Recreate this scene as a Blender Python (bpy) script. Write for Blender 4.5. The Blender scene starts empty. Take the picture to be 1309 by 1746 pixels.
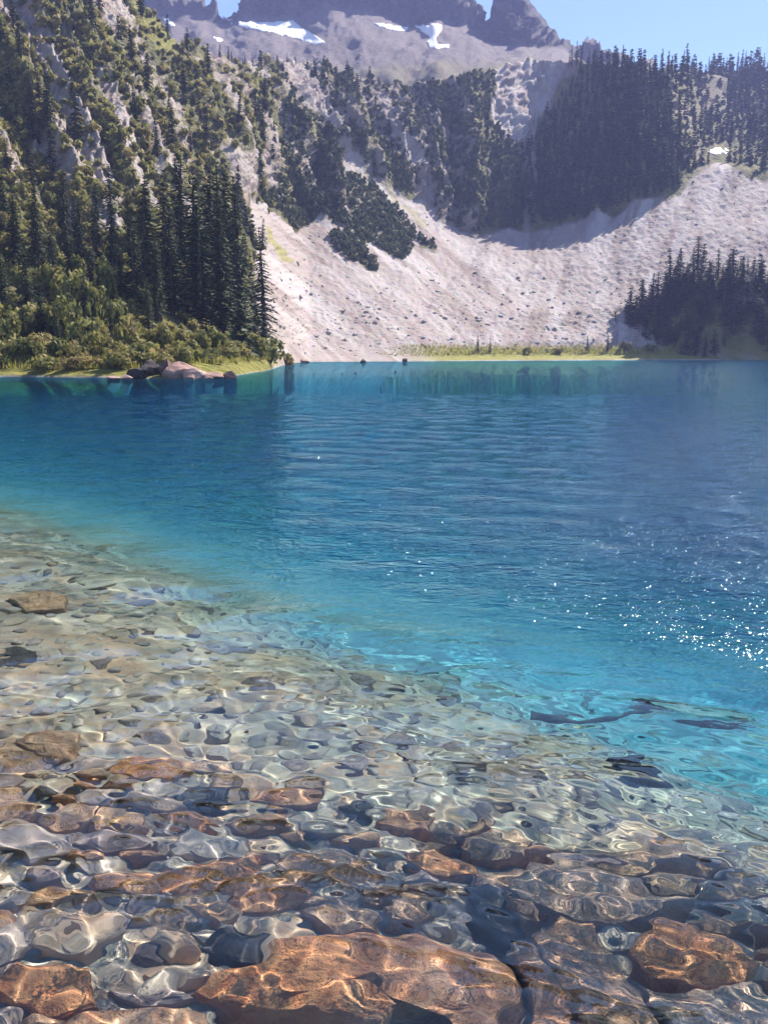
import bpy, math, random
import numpy as np
from mathutils import Vector, Matrix

# ------------------------------------------------------------------ camera, sky, sun, exposure
S = bpy.context.scene
COL = S.collection
F, CX, CY, HORIZON, CAM_H = 1575.0, 654.5, 873.0, 604.0, 1.6
PITCH = math.atan((CY - HORIZON) / F)
cam = bpy.data.objects.new('camera', bpy.data.cameras.new('camera'))
COL.objects.link(cam)
cam.location = (0, 0, CAM_H)
cam.rotation_euler = (math.pi / 2 - PITCH, 0, 0)
cam.data.sensor_fit = 'VERTICAL'
cam.data.sensor_height = 36.0
cam.data.lens = 18.0 / (873.0 / F)
cam.data.clip_start = 0.05
cam.data.clip_end = 5000
S.camera = cam

SUN_AZ, SUN_EL = math.radians(37), math.radians(40)
world = bpy.data.worlds.new('World')
S.world = world
world.use_nodes = True
wn = world.node_tree
sky = wn.nodes.new('ShaderNodeTexSky')
sky.sky_type = 'NISHITA'
sky.sun_disc = False
sky.sun_elevation = SUN_EL
sky.sun_rotation = SUN_AZ
sky.altitude = 1500
sky.air_density = 1.0
sky.dust_density = 0.1
sky.ozone_density = 3.0
wn.links.new(sky.outputs[0], wn.nodes['Background'].inputs[0])
wn.nodes['Background'].inputs[1].default_value = 0.074

sun = bpy.data.lights.new('sun', 'SUN')
sun.energy = 5.0
sun.color = (1.0, 0.92, 0.82)
sun.angle = math.radians(0.5)
sun.cycles.is_caustics_light = True
sun.cycles.use_multiple_importance_sampling = False
sun_ob = bpy.data.objects.new('sun', sun)
COL.objects.link(sun_ob)
SUN_DIR = Vector((math.sin(SUN_AZ) * math.cos(SUN_EL), math.cos(SUN_AZ) * math.cos(SUN_EL), math.sin(SUN_EL)))
sun_ob.rotation_euler = (-SUN_DIR).to_track_quat('-Z', 'Y').to_euler()

S.view_settings.view_transform = 'Standard'
S.view_settings.look = 'None'
S.view_settings.gamma = 1
S.view_settings.use_curve_mapping = False
S.view_settings.exposure = 1.5
S.render.engine = 'CYCLES'
S.cycles.use_denoising = True
S.cycles.max_bounces = 8
S.cycles.use_adaptive_sampling = True
S.cycles.adaptive_threshold = 0.025
S.cycles.transparent_max_bounces = 16
S.cycles.transmission_bounces = 6
S.cycles.glossy_bounces = 3
S.cycles.diffuse_bounces = 2
S.cycles.volume_bounces = 0
S.cycles.caustics_refractive = True
S.cycles.caustics_reflective = True
S.cycles.sample_clamp_indirect = 4.0

rng = np.random.default_rng(7)
rnd = random.Random(11)


# ------------------------------------------------------------------ helpers
def at(px, py, Y):
    """point of the place seen at pixel (px, py) of the 1309 x 1746 picture at distance Y ahead; arrays allowed"""
    u = (np.asarray(px, float) - CX) / F
    v = (CY - np.asarray(py, float)) / F
    dy = math.cos(PITCH) + v * math.sin(PITCH)
    dz = -math.sin(PITCH) + v * math.cos(PITCH)
    k = np.asarray(Y, float) / dy
    return np.stack([u * k, dy * k, CAM_H + dz * k], -1)


def on_water(px, py, z=0.0):
    u = (px - CX) / F
    v = (CY - py) / F
    dy = math.cos(PITCH) + v * math.sin(PITCH)
    dz = -math.sin(PITCH) + v * math.cos(PITCH)
    k = (z - CAM_H) / dz
    return (u * k, dy * k)


def project(P):
    x, y, z = P[..., 0], P[..., 1], P[..., 2] - CAM_H
    w = y * math.cos(PITCH) - z * math.sin(PITCH)
    h = y * math.sin(PITCH) + z * math.cos(PITCH)
    return CX + F * x / w, CY - F * h / w


def _hash(ix, iy, seed):
    n = (ix.astype(np.int64) * 374761393 + iy.astype(np.int64) * 668265263 + seed * 2147483647) & 0x7fffffff
    n = ((n ^ (n >> 13)) * 1274126177) & 0x7fffffff
    n = (n ^ (n >> 16)) & 0x7fffffff
    return (n % 100003) / 100003.0


def vnoise(x, y, seed=0):
    x = np.asarray(x, float); y = np.asarray(y, float)
    x0 = np.floor(x); y0 = np.floor(y)
    fx = x - x0; fy = y - y0
    fx = fx * fx * (3 - 2 * fx); fy = fy * fy * (3 - 2 * fy)
    a = _hash(x0, y0, seed); b = _hash(x0 + 1, y0, seed)
    c = _hash(x0, y0 + 1, seed); d = _hash(x0 + 1, y0 + 1, seed)
    return (a * (1 - fx) + b * fx) * (1 - fy) + (c * (1 - fx) + d * fx) * fy


def fbm(x, y, seed=0, octaves=4, gain=0.5):
    s, a, t = 0, 1.0, 0
    for o in range(octaves):
        s = s + a * vnoise(x * 2 ** o + 17.3 * o, y * 2 ** o - 9.1 * o, seed + o)
        t += a
        a *= gain
    return s / t


def sm(x, a, b):
    t = np.clip((np.asarray(x, float) - a) / (b - a), 0, 1)
    return t * t * (3 - 2 * t)


def poly_dist(px, py, poly):
    """signed distance in pixels, positive inside"""
    px = np.asarray(px, float); py = np.asarray(py, float)
    inside = np.zeros(px.shape, bool)
    d = np.full(px.shape, 1e9)
    n = len(poly)
    for i in range(n):
        x1, y1 = poly[i]; x2, y2 = poly[(i + 1) % n]
        if y1 != y2:
            cond = ((y1 > py) != (y2 > py)) & (px < (x2 - x1) * (py - y1) / (y2 - y1) + x1)
            inside ^= cond
        t = np.clip(((px - x1) * (x2 - x1) + (py - y1) * (y2 - y1)) / ((x2 - x1) ** 2 + (y2 - y1) ** 2 + 1e-9), 0, 1)
        d = np.minimum(d, np.hypot(px - x1 - t * (x2 - x1), py - y1 - t * (y2 - y1)))
    return np.where(inside, d, -d)


def mesh_np(name, v, faces, smooth=True):
    """faces: (n,3) or (n,4) array or a list of such arrays"""
    if not isinstance(faces, list):
        faces = [faces]
    me = bpy.data.meshes.new(name)
    v = np.ascontiguousarray(v, np.float32)
    me.vertices.add(len(v))
    me.vertices.foreach_set('co', v.ravel())
    loops = np.concatenate([f.ravel() for f in faces]).astype(np.int32)
    tot = np.concatenate([np.full(len(f), f.shape[1]) for f in faces]).astype(np.int32)
    start = np.concatenate([[0], np.cumsum(tot)[:-1]]).astype(np.int32)
    me.loops.add(len(loops))
    me.loops.foreach_set('vertex_index', loops)
    me.polygons.add(len(tot))
    me.polygons.foreach_set('loop_start', start)
    me.polygons.foreach_set('loop_total', tot)
    me.update(calc_edges=True)
    me.polygons.foreach_set('use_smooth', np.full(len(tot), smooth))
    return me


def grid_faces(n, m):
    i = np.arange(n * m).reshape(n, m)
    return np.stack([i[:-1, :-1], i[:-1, 1:], i[1:, 1:], i[1:, :-1]], -1).reshape(-1, 4)


def set_col(me, name, rgba):
    a = me.color_attributes.new(name, 'FLOAT_COLOR', 'POINT')
    a.data.foreach_set('color', np.ascontiguousarray(rgba, np.float32).ravel())


def tag(o, label=None, cat=None, group=None, kind=None):
    if label: o['label'] = label
    if cat: o['category'] = cat
    if group: o['group'] = group
    if kind: o['kind'] = kind
    return o


def link(name, me, mat=None, parent=None):
    o = bpy.data.objects.new(name, me)
    COL.objects.link(o)
    if mat is not None and me is not None and len(me.materials) == 0:
        me.materials.append(mat)
    if parent is not None:
        o.parent = parent
    return o


def empty(name, loc):
    o = bpy.data.objects.new(name, None)
    COL.objects.link(o)
    o.location = loc
    return o


def copy_tree(o, parent=None):
    c = o.copy()
    COL.objects.link(c)
    c.parent = parent
    for ch in o.children:
        copy_tree(ch, c)
    return c


# ------------------------------------------------------------------ materials
class NT:
    def __init__(self, name):
        self.m = bpy.data.materials.new(name)
        self.m.use_nodes = True
        self.t = self.m.node_tree
        self.N = self.t.nodes
        self.b = self.N['Principled BSDF']
        self.out = self.N['Material Output']

    def n(self, typ, **kw):
        x = self.N.new('ShaderNode' + typ)
        for k, v in kw.items():
            if k[0] == '_':
                setattr(x, k[1:], v)
            else:
                i = int(k[1:]) if k[0] == 'i' and k[1:].isdigit() else k.replace('_', ' ')
                if hasattr(v, 'is_output') or isinstance(v, bpy.types.NodeSocket):
                    self.t.links.new(v, x.inputs[i])
                else:
                    x.inputs[i].default_value = v
        return x

    def mix(self, fac, a, b, mode='MIX'):
        x = self.N.new('ShaderNodeMix')
        x.data_type = 'RGBA'
        x.blend_type = mode
        for i, v in ((0, fac), (6, a), (7, b)):
            if isinstance(v, bpy.types.NodeSocket):
                self.t.links.new(v, x.inputs[i])
            else:
                x.inputs[i].default_value = v if i == 0 else (*v, 1) if len(v) == 3 else v
        return x.outputs[2]

    def ramp(self, fac, stops, interp='LINEAR'):
        x = self.N.new('ShaderNodeValToRGB')
        x.color_ramp.interpolation = interp
        e = x.color_ramp.elements
        while len(e) < len(stops):
            e.new(0.5)
        for k, (p, c) in enumerate(stops):
            e[k].position = p
            e[k].color = (*c, 1) if len(c) == 3 else c
        self.t.links.new(fac, x.inputs[0])
        return x.outputs[0]

    def noise(self, vec, scale, detail=4, rough=0.55):
        return self.n('TexNoise', Vector=vec, Scale=scale, Detail=detail, Roughness=rough)

    def bump(self, height, strength, dist):
        return self.n('Bump', Strength=strength, Distance=dist, Height=height).outputs[0]

    def link(self, a, b):
        self.t.links.new(a, b)


def g(v):
    return (v, v, v)


def terrain_material():
    M = NT('mountain_ground')
    pos = M.n('NewGeometry').outputs['Position']
    cov = M.n('VertexColor', _layer_name='cover')
    sep = M.n('SeparateColor', i0=cov.outputs[0])
    fine = M.noise(pos, 0.9, 8, 0.7).outputs[0]
    mid = M.noise(pos, 0.12, 5, 0.6).outputs[0]
    big = M.noise(pos, 0.03, 4, 0.6).outputs[0]
    block = M.n('TexVoronoi', Vector=pos, Scale=0.75)
    scree = M.ramp(fine, [(0.25, (0.24, 0.20, 0.19)), (0.45, (0.315, 0.268, 0.256)), (0.62, (0.355, 0.31, 0.295)), (0.8, (0.41, 0.37, 0.355))])
    scree = M.mix(M.ramp(mid, [(0.35, g(0)), (0.7, g(0.6))]), scree, (0.31, 0.245, 0.22))
    tone = M.n('SeparateColor', i0=M.n('VertexColor', _layer_name='tone').outputs[0])
    scree = M.mix(M.ramp(tone.outputs[0], [(0.45, g(0)), (0.72, g(0.75))]), scree, (0.44, 0.40, 0.385))
    scree = M.mix(M.ramp(tone.outputs[1], [(0.52, g(0)), (0.68, g(0.75))]), scree, (0.22, 0.165, 0.14))
    scree = M.mix(0.1, scree, block.outputs['Color'], 'SOFT_LIGHT')
    rock = M.ramp(fine, [(0.3, (0.07, 0.058, 0.055)), (0.5, (0.20, 0.165, 0.155)), (0.7, (0.32, 0.275, 0.26))])
    rock = M.mix(M.ramp(big, [(0.4, g(0)), (0.65, g(0.8))]), rock, (0.27, 0.19, 0.16))
    veg = M.ramp(mid, [(0.3, (0.07, 0.075, 0.026)), (0.48, (0.15, 0.145, 0.05)), (0.6, (0.23, 0.195, 0.075)), (0.75, (0.27, 0.18, 0.12))])
    veg = M.mix(M.ramp(fine, [(0.4, g(0.0)), (0.7, g(0.6))]), veg, (0.03, 0.05, 0.018))
    grass = M.ramp(fine, [(0.3, (0.15, 0.155, 0.028)), (0.6, (0.27, 0.25, 0.055)), (0.8, (0.33, 0.27, 0.09))])
    c = M.mix(sep.outputs[0], rock, scree)
    c = M.mix(sep.outputs[1], c, veg)
    c = M.mix(sep.outputs[2], c, grass)
    M.link(c, M.b.inputs['Base Color'])
    M.b.inputs['Roughness'].default_value = 0.95
    M.b.inputs['Specular IOR Level'].default_value = 0.2
    h = M.n('Math', _operation='ADD', i0=fine, i1=block.outputs['Distance'])
    bd = M.n('Bump', Height=h.outputs[0], Distance=1.0)
    M.link(M.n('MapRange', i0=sep.outputs[0], i3=0.9, i4=0.22).outputs[0], bd.inputs['Strength'])
    M.link(bd.outputs[0], M.b.inputs['Normal'])
    return M.m


def peak_material():
    M = NT('peak_rock')
    pos = M.n('NewGeometry').outputs['Position']
    cov = M.n('VertexColor', _layer_name='cover')
    sep = M.n('SeparateColor', i0=cov.outputs[0])
    mp = M.n('Mapping', Vector=pos)
    mp.inputs['Scale'].default_value = (1, 1, 2.2)
    fine = M.noise(mp.outputs[0], 0.25, 8, 0.7).outputs[0]
    mid = M.noise(pos, 0.03, 4, 0.6).outputs[0]
    rock = M.ramp(fine, [(0.3, (0.028, 0.026, 0.03)), (0.5, (0.07, 0.062, 0.066)), (0.72, (0.15, 0.13, 0.13))])
    talus = M.ramp(fine, [(0.3, (0.135, 0.105, 0.105)), (0.5, (0.20, 0.16, 0.16)), (0.7, (0.27, 0.225, 0.22))])
    talus = M.mix(M.ramp(mid, [(0.4, g(0)), (0.7, g(0.8))]), talus, (0.18, 0.135, 0.125))
    c = M.mix(sep.outputs[0], rock, talus)
    c = M.mix(sep.outputs[1], c, (0.20, 0.17, 0.06))
    M.link(c, M.b.inputs['Base Color'])
    M.b.inputs['Roughness'].default_value = 0.95
    M.link(M.bump(fine, 1.0, 5.0), M.b.inputs['Normal'])
    return M.m


def foliage_material(name, stops, translucent=0.25):
    M = NT(name)
    pos = M.n('NewGeometry')
    oi = M.n('ObjectInfo')
    wn1 = M.n('TexWhiteNoise', _noise_dimensions='1D', W=pos.outputs['Random Per Island'])
    nz = M.noise(pos.outputs['Position'], 0.35, 3, 0.6).outputs[0]
    a = M.n('Math', _operation='MULTIPLY_ADD', i0=oi.outputs['Random'], i1=0.4)
    M.link(M.n('Math', _operation='MULTIPLY', i0=wn1.outputs[0], i1=0.45).outputs[0], a.inputs[2])
    b = M.n('Math', _operation='MULTIPLY_ADD', i0=nz, i1=0.6, i2=a.outputs[0])
    sc = M.n('Math', _operation='MULTIPLY', i0=b.outputs[0], i1=0.8)
    c = M.ramp(sc.outputs[0], stops)
    M.link(c, M.b.inputs['Base Color'])
    M.b.inputs['Roughness'].default_value = 0.75
    M.b.inputs['Specular IOR Level'].default_value = 0.25
    if translucent:
        tr = M.n('BsdfTranslucent', Color=c)
        mx = M.n('MixShader', i0=translucent)
        M.link(M.b.outputs[0], mx.inputs[1])
        M.link(tr.outputs[0], mx.inputs[2])
        M.link(mx.outputs[0], M.out.inputs[0])
    return M.m


def simple_rock(name, stops, scale, bump=0.6, dist=0.05, rand=0.5, rust=None):
    M = NT(name)
    tc = M.n('TexCoord').outputs['Object']
    oi = M.n('ObjectInfo')
    off = M.n('VectorMath', _operation='ADD', i0=tc)
    cmb = M.n('CombineXYZ', i0=oi.outputs['Random'], i1=oi.outputs['Random'], i2=oi.outputs['Random'])
    sc = M.n('VectorMath', _operation='SCALE', i0=cmb.outputs[0])
    sc.inputs['Scale'].default_value = 37.0
    M.link(sc.outputs[0], off.inputs[1])
    n1 = M.noise(off.outputs[0], scale, 7, 0.65).outputs[0]
    n2 = M.noise(off.outputs[0], scale * 0.25, 3, 0.5).outputs[0]
    r = M.n('MapRange', i0=oi.outputs['Random'], i3=-rand, i4=rand)
    f = M.n('Math', _operation='ADD', i0=n1, i1=r.outputs[0])
    c = M.ramp(f.outputs[0], stops)
    if rust:
        c = M.mix(M.ramp(n2, [(0.42, g(0)), (0.58, g(0.85))]), c, rust)
        spk = M.n('TexVoronoi', Vector=off.outputs[0], Scale=scale * 7)
        bw = M.n('RGBToBW', i0=spk.outputs['Color']).outputs[0]
        c = M.mix(0.45, c, bw, 'SOFT_LIGHT')
        n1 = M.n('Math', _operation='MULTIPLY_ADD', i0=M.noise(off.outputs[0], scale * 5, 6, 0.7).outputs[0], i1=0.5, i2=n1).outputs[0]
    M.link(c, M.b.inputs['Base Color'])
    M.b.inputs['Roughness'].default_value = 0.9
    M.b.inputs['Specular IOR Level'].default_value = 0.2
    M.link(M.bump(n1, bump, dist), M.b.inputs['Normal'])
    return M.m


def bed_material():
    M = NT('lake_bed_gravel')
    pos = M.n('NewGeometry').outputs['Position']
    v = M.n('TexVoronoi', Vector=pos, Scale=16.0)
    nz = M.noise(pos, 1.2, 5, 0.6).outputs[0]
    fine = M.noise(pos, 30.0, 4, 0.6).outputs[0]
    hsv = M.ramp(M.n('SeparateColor', i0=v.outputs['Color']).outputs[0],
                 [(0.1, (0.20, 0.155, 0.13)), (0.4, (0.38, 0.305, 0.25)), (0.65, (0.50, 0.40, 0.30)), (0.9, (0.44, 0.27, 0.17))])
    c = M.mix(M.ramp(nz, [(0.38, g(0)), (0.6, g(0.8))]), hsv, (0.56, 0.385, 0.285))
    c = M.mix(M.ramp(M.noise(pos, 2.1, 5, 0.65).outputs[0], [(0.47, g(0)), (0.62, g(0.75))]), c, (0.52, 0.28, 0.17))
    # fine pale silt settles on the deep floor beyond the stony shelf
    z = M.n('SeparateXYZ', i0=pos).outputs[2]
    deep = M.n('MapRange', i0=z, i1=-1.0, i2=-3.0, i3=0.0, i4=1.0)
    c = M.mix(deep.outputs[0], c, (0.42, 0.42, 0.38))
    M.link(c, M.b.inputs['Base Color'])
    M.b.inputs['Roughness'].default_value = 0.95
    M.b.inputs['Specular IOR Level'].default_value = 0.1
    h = M.n('Math', _operation='ADD', i0=v.outputs['Distance'], i1=fine)
    M.link(M.bump(h.outputs[0], 0.5, 0.02), M.b.inputs['Normal'])
    return M.m


def water_material():
    M = NT('lake_water_surface')
    M.N.remove(M.b)
    geo = M.n('NewGeometry')
    pos = geo.outputs['Position']
    mp = M.n('Mapping', Vector=pos)
    mp.inputs['Scale'].default_value = (0.62, 1.0, 1.0)
    mp.inputs['Rotation'].default_value = (0, 0, 0.25)
    n1 = M.noise(mp.outputs[0], 3.2, 4, 0.6).outputs[0]
    n2 = M.noise(mp.outputs[0], 0.7, 3, 0.5).outputs[0]
    far = M.n('SeparateColor', i0=M.n('VertexColor', _layer_name='wind').outputs[0])
    n3 = M.noise(mp.outputs[0], 8.0, 3, 0.6).outputs[0]
    rid = M.n('Math', _operation='ABSOLUTE', i0=M.n('Math', _operation='SUBTRACT', i0=n1, i1=0.5).outputs[0])
    rid2 = M.n('Math', _operation='ABSOLUTE', i0=M.n('Math', _operation='SUBTRACT', i0=n3, i1=0.5).outputs[0])
    hr = M.n('Math', _operation='MULTIPLY_ADD', i0=rid.outputs[0], i1=-1.5, i2=n1)
    h0 = M.n('Math', _operation='MULTIPLY_ADD', i0=rid2.outputs[0], i1=-1.1, i2=hr.outputs[0])
    h = M.n('Math', _operation='MULTIPLY_ADD', i0=n2, i1=1.1, i2=h0.outputs[0])
    st = M.n('Math', _operation='MULTIPLY', i0=far.outputs[0], i1=1.0)
    bp = M.n('Bump', Height=h.outputs[0], Distance=0.11)
    M.link(st.outputs[0], bp.inputs['Strength'])
    refr = M.n('BsdfGlass', Color=(1, 1, 1, 1), Roughness=0.0, IOR=1.33)
    gl = M.n('BsdfGlossy', Color=(1, 1, 1, 1), Roughness=0.065)
    for s in (refr, gl):
        M.link(bp.outputs[0], s.inputs['Normal'])
    mx = M.n('MixShader', i0=0.03)
    M.link(refr.outputs[0], mx.inputs[1])
    M.link(gl.outputs[0], mx.inputs[2])
    M.link(mx.outputs[0], M.out.inputs[0])
    return M.m


def volume_material(name, kind, color, density, aniso=0.0):
    M = NT(name)
    M.N.remove(M.b)
    if kind == 'absorb':
        v = M.n('VolumeAbsorption', Color=(*color, 1), Density=density)
    else:
        v = M.n('VolumePrincipled', Color=(*color, 1), Density=density, Anisotropy=aniso)
    M.link(v.outputs[0], M.out.inputs['Volume'])
    return M.m


def bark_material():
    M = NT('conifer_bark')
    n = M.noise(M.n('TexCoord').outputs['Object'], 3.0, 5, 0.6).outputs[0]
    M.link(M.ramp(n, [(0.3, (0.05, 0.04, 0.032)), (0.7, (0.16, 0.13, 0.11))]), M.b.inputs['Base Color'])
    M.b.inputs['Roughness'].default_value = 0.95
    return M.m


def snow_material():
    M = NT('old_snow')
    n = M.noise(M.n('NewGeometry').outputs['Position'], 0.3, 4, 0.6).outputs[0]
    M.link(M.ramp(n, [(0.3, (0.74, 0.75, 0.78)), (0.7, (0.88, 0.88, 0.88))]), M.b.inputs['Base Color'])
    M.b.inputs['Roughness'].default_value = 0.7
    return M.m


MT = {
    'ground': terrain_material(), 'peak': peak_material(), 'bed': bed_material(), 'water': water_material(),
    'bark': bark_material(), 'snow': snow_material(),
    'fir': foliage_material('fir_needles', [(0.2, (0.011, 0.022, 0.012)), (0.45, (0.022, 0.040, 0.017)), (0.7, (0.046, 0.062, 0.024)), (0.9, (0.080, 0.085, 0.034))], 0.15),
    'scrub': foliage_material('cliff_scrub', [(0.2, (0.02, 0.034, 0.018)), (0.45, (0.045, 0.065, 0.03)), (0.7, (0.085, 0.105, 0.042)), (0.9, (0.13, 0.13, 0.055))], 0.2),
    'leaf': foliage_material('shrub_leaves', [(0.15, (0.055, 0.075, 0.026)), (0.4, (0.15, 0.165, 0.05)), (0.62, (0.27, 0.255, 0.075)), (0.85, (0.34, 0.25, 0.12))], 0.35),
    'grass': foliage_material('shore_grass_blades', [(0.2, (0.15, 0.16, 0.025)), (0.5, (0.26, 0.26, 0.045)), (0.8, (0.36, 0.31, 0.09))], 0.35),
    'cobble': simple_rock('lake_cobble', [(0.0, (0.17, 0.11, 0.10)), (0.3, (0.36, 0.245, 0.215)), (0.5, (0.48, 0.345, 0.29)), (0.7, (0.56, 0.415, 0.31)), (1.0, (0.56, 0.29, 0.16))], 6.0, 0.5, 0.02, 0.42),
    'slab': simple_rock('rusty_slab_rock', [(0.25, (0.24, 0.12, 0.08)), (0.42, (0.50, 0.23, 0.13)), (0.56, (0.62, 0.33, 0.20)), (0.75, (0.68, 0.47, 0.33))], 4.0, 1.0, 0.06, 0.06, rust=(0.58, 0.23, 0.095)),
    'brown': simple_rock('brown_slab_rock', [(0.25, (0.20, 0.11, 0.08)), (0.42, (0.44, 0.255, 0.185)), (0.56, (0.58, 0.37, 0.265)), (0.75, (0.66, 0.48, 0.36))], 4.0, 1.0, 0.06, 0.08, rust=(0.54, 0.275, 0.15)),
    'dark': simple_rock('dark_rock_and_shade', [(0.3, (0.03, 0.026, 0.03)), (0.6, (0.09, 0.075, 0.075)), (0.8, (0.15, 0.12, 0.11))], 5.0, 0.7, 0.02, 0.08),  # dark stones; also painted shade for the outcrop void and the crevice hole
    'shore_rock': simple_rock('shore_rock', [(0.2, (0.12, 0.075, 0.06)), (0.5, (0.34, 0.21, 0.175)), (0.8, (0.46, 0.33, 0.28))], 1.2, 0.8, 0.15, 0.25),
    'wood': simple_rock('weathered_wood', [(0.2, (0.22, 0.20, 0.17)), (0.7, (0.45, 0.42, 0.37))], 3.0, 0.4, 0.02, 0.1),
}

# ------------------------------------------------------------------ the mountainside round the lake
# one column for each heading: px, distance of the waterline, then (py, distance) up the slope
COLS = [
    (-700, 40, (625, 44), (560, 50), (400, 72), (200, 105), (0, 140), (-200, 180), (-420, 220)),
    (-250, 58, (630, 61), (575, 70), (410, 96), (240, 128), (60, 162), (-120, 200), (-330, 245)),
    (0, 66, (630, 69), (582, 79), (430, 108), (280, 140), (120, 175), (-40, 212), (-260, 260)),
    (150, 64, (630, 67), (587, 79), (440, 112), (300, 148), (140, 190), (0, 230), (-150, 270)),
    (240, 61, (628, 66), (587, 80), (445, 118), (310, 156), (160, 200), (60, 240), (0, 275)),
    (300, 61, (622, 67), (584, 82), (450, 126), (320, 168), (185, 213), (110, 255), (72, 285)),
    (400, 68, (620, 76), (580, 98), (460, 158), (340, 206), (235, 248), (160, 285), (110, 318)),
    (460, 92, (614, 100), (578, 135), (470, 200), (370, 246), (255, 280), (165, 330), (107, 362)),
    (520, 196, (608, 204), (585, 214), (500, 245), (390, 288), (260, 334), (165, 372), (108, 400)),
    (600, 200, (608, 208), (585, 220), (500, 255), (400, 300), (290, 348), (190, 390), (122, 420)),
    (660, 206, (608, 212), (585, 224), (510, 258), (430, 302), (330, 354), (230, 402), (150, 436)),
    (720, 212, (608, 218), (585, 228), (520, 262), (450, 308), (365, 364), (245, 412), (140, 452)),
    (800, 222, (606, 230), (583, 238), (530, 266), (470, 310), (396, 372), (245, 412), (120, 456)),
    (860, 230, (605, 238), (582, 246), (530, 270), (465, 315), (394, 384), (255, 425), (108, 486)),
    (910, 236, (604, 246), (582, 252), (530, 274), (460, 320), (391, 388), (258, 440), (98, 515)),
    (955, 240, (604, 250), (582, 256), (530, 278), (455, 324), (381, 388), (240, 440), (100, 500)),
    (1005, 244, (604, 254), (582, 260), (525, 282), (445, 326), (364, 384), (225, 420), (106, 462)),
    (1080, 250, (604, 260), (582, 266), (520, 286), (435, 328), (346, 384), (215, 418), (114, 452)),
    (1150, 256, (603, 266), (580, 272), (510, 292), (415, 335), (322, 392), (205, 432), (126, 468)),
    (1192, 258, (603, 268), (580, 275), (505, 296), (400, 342), (287, 412), (198, 560), (122, 640)),
    (1250, 262, (603, 272), (580, 280), (505, 300), (400, 345), (292, 408), (200, 600), (116, 700)),
    (1320, 266, (603, 276), (580, 284), (500, 304), (400, 348), (302, 408), (200, 600), (116, 700)),
    (1500, 262, (602, 272), (570, 280), (480, 300), (380, 340), (280, 395), (160, 560), (80, 660)),
    (2000, 215, (595, 226), (550, 236), (440, 258), (320, 290), (200, 330), (60, 380), (-40, 430)),
]


def px_of_waterline(Y):
    return project(np.array([0.0, Y, 0.0]))[1]


def build_sheet(cols, s_samples, seg_rows, blur):
    pxs = np.array([c[0] for c in cols], float)
    rows_py, rows_Y = [], []
    for c in cols:
        py = [p[0] for p in c[1]]; Y = [p[1] for p in c[1]]
        rows_py.append(py); rows_Y.append(Y)
    rows_py = np.array(rows_py, float); rows_Y = np.array(rows_Y, float)
    K = rows_py.shape[1]
    t = np.concatenate([np.linspace(k, k + 1, seg_rows[k], endpoint=False) for k in range(K - 1)] + [[K - 1]])
    PY = np.stack([np.interp(s_samples, pxs, rows_py[:, k]) for k in range(K)], 0)
    YY = np.stack([np.interp(s_samples, pxs, rows_Y[:, k]) for k in range(K)], 0)
    PYf = np.stack([np.interp(t, np.arange(K), PY[:, j]) for j in range(len(s_samples))], 1)
    YYf = np.stack([np.interp(t, np.arange(K), YY[:, j]) for j in range(len(s_samples))], 1)

    def smooth(A, n, axis):
        for _ in range(n):
            a = np.moveaxis(A, axis, 0)
            b = a.copy()
            b[1:-1] = 0.25 * a[:-2] + 0.5 * a[1:-1] + 0.25 * a[2:]
            A = np.moveaxis(b, 0, axis)
        return A
    for axis, n in ((1, blur[0]), (0, blur[1])):
        PYf = smooth(PYf, n, axis); YYf = smooth(YYf, n, axis)
    PX = np.broadcast_to(s_samples[None, :], PYf.shape)
    return at(PX, PYf, YYf), PX, PYf, t


def normals_of(P):
    du = np.gradient(P, axis=1); dv = np.gradient(P, axis=0)
    n = np.cross(du, dv)
    n /= np.linalg.norm(n, axis=-1, keepdims=True) + 1e-9
    return n


cols = []
for c in COLS:
    W = c[1]
    pts = [(px_of_waterline(W) + 0.0, W)] + list(c[2:])
    bed = project(np.array([[0, W * 0.955, -7.0]]))[1][0]
    back = (c[-1][0] + 60, c[-1][1] * 1.22)
    cols.append((c[0], [(bed, W * 0.955)] + pts + [back]))
s_samples = np.concatenate([np.linspace(-700, -60, 60, endpoint=False), np.linspace(-60, 1370, 620, endpoint=False), np.linspace(1370, 2000, 50)])
seg_rows = [6, 8, 14, 60, 70, 75, 75, 70, 10]
P, PX, PY, TT = build_sheet(cols, s_samples, seg_rows, (22, 3))
Nrm = normals_of(P)
if Nrm[150, 300, 1] > 0:
    Nrm = -Nrm

# land cover, traced on the ground
SCREE_MAIN = [(424, 330), (470, 352), (505, 392), (545, 372), (580, 395), (585, 330), (575, 268), (600, 272), (640, 306), (690, 330), (735, 345),
              (750, 378), (800, 398), (850, 397), (905, 394), (960, 382), (1020, 364), (1110, 346), (1160, 326), (1180, 302), (1195, 286),
              (1215, 281), (1240, 291), (1320, 306), (1500, 285), (2000, 210), (2000, 640), (470, 640), (440, 560), (432, 440)]
CHUTE = [(842, 88), (905, 96), (1000, 70), (992, 112), (962, 150), (935, 190), (898, 252), (872, 252), (852, 218), (828, 195), (846, 140)]
BANDS = [
    [(588, 300), (612, 296), (650, 330), (690, 372), (712, 398), (704, 425), (690, 442), (660, 435), (625, 400), (592, 350)],
    [(566, 402), (590, 398), (620, 420), (648, 448), (640, 460), (600, 445), (572, 425)],
    [(520, 335), (560, 345), (600, 372), (640, 410), (630, 415), (580, 385), (530, 360)],
    [(700, 392), (720, 402), (745, 420), (740, 428), (712, 412)],
    [(440, 330), (470, 328), (500, 345), (495, 362), (465, 355)],
]
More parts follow.
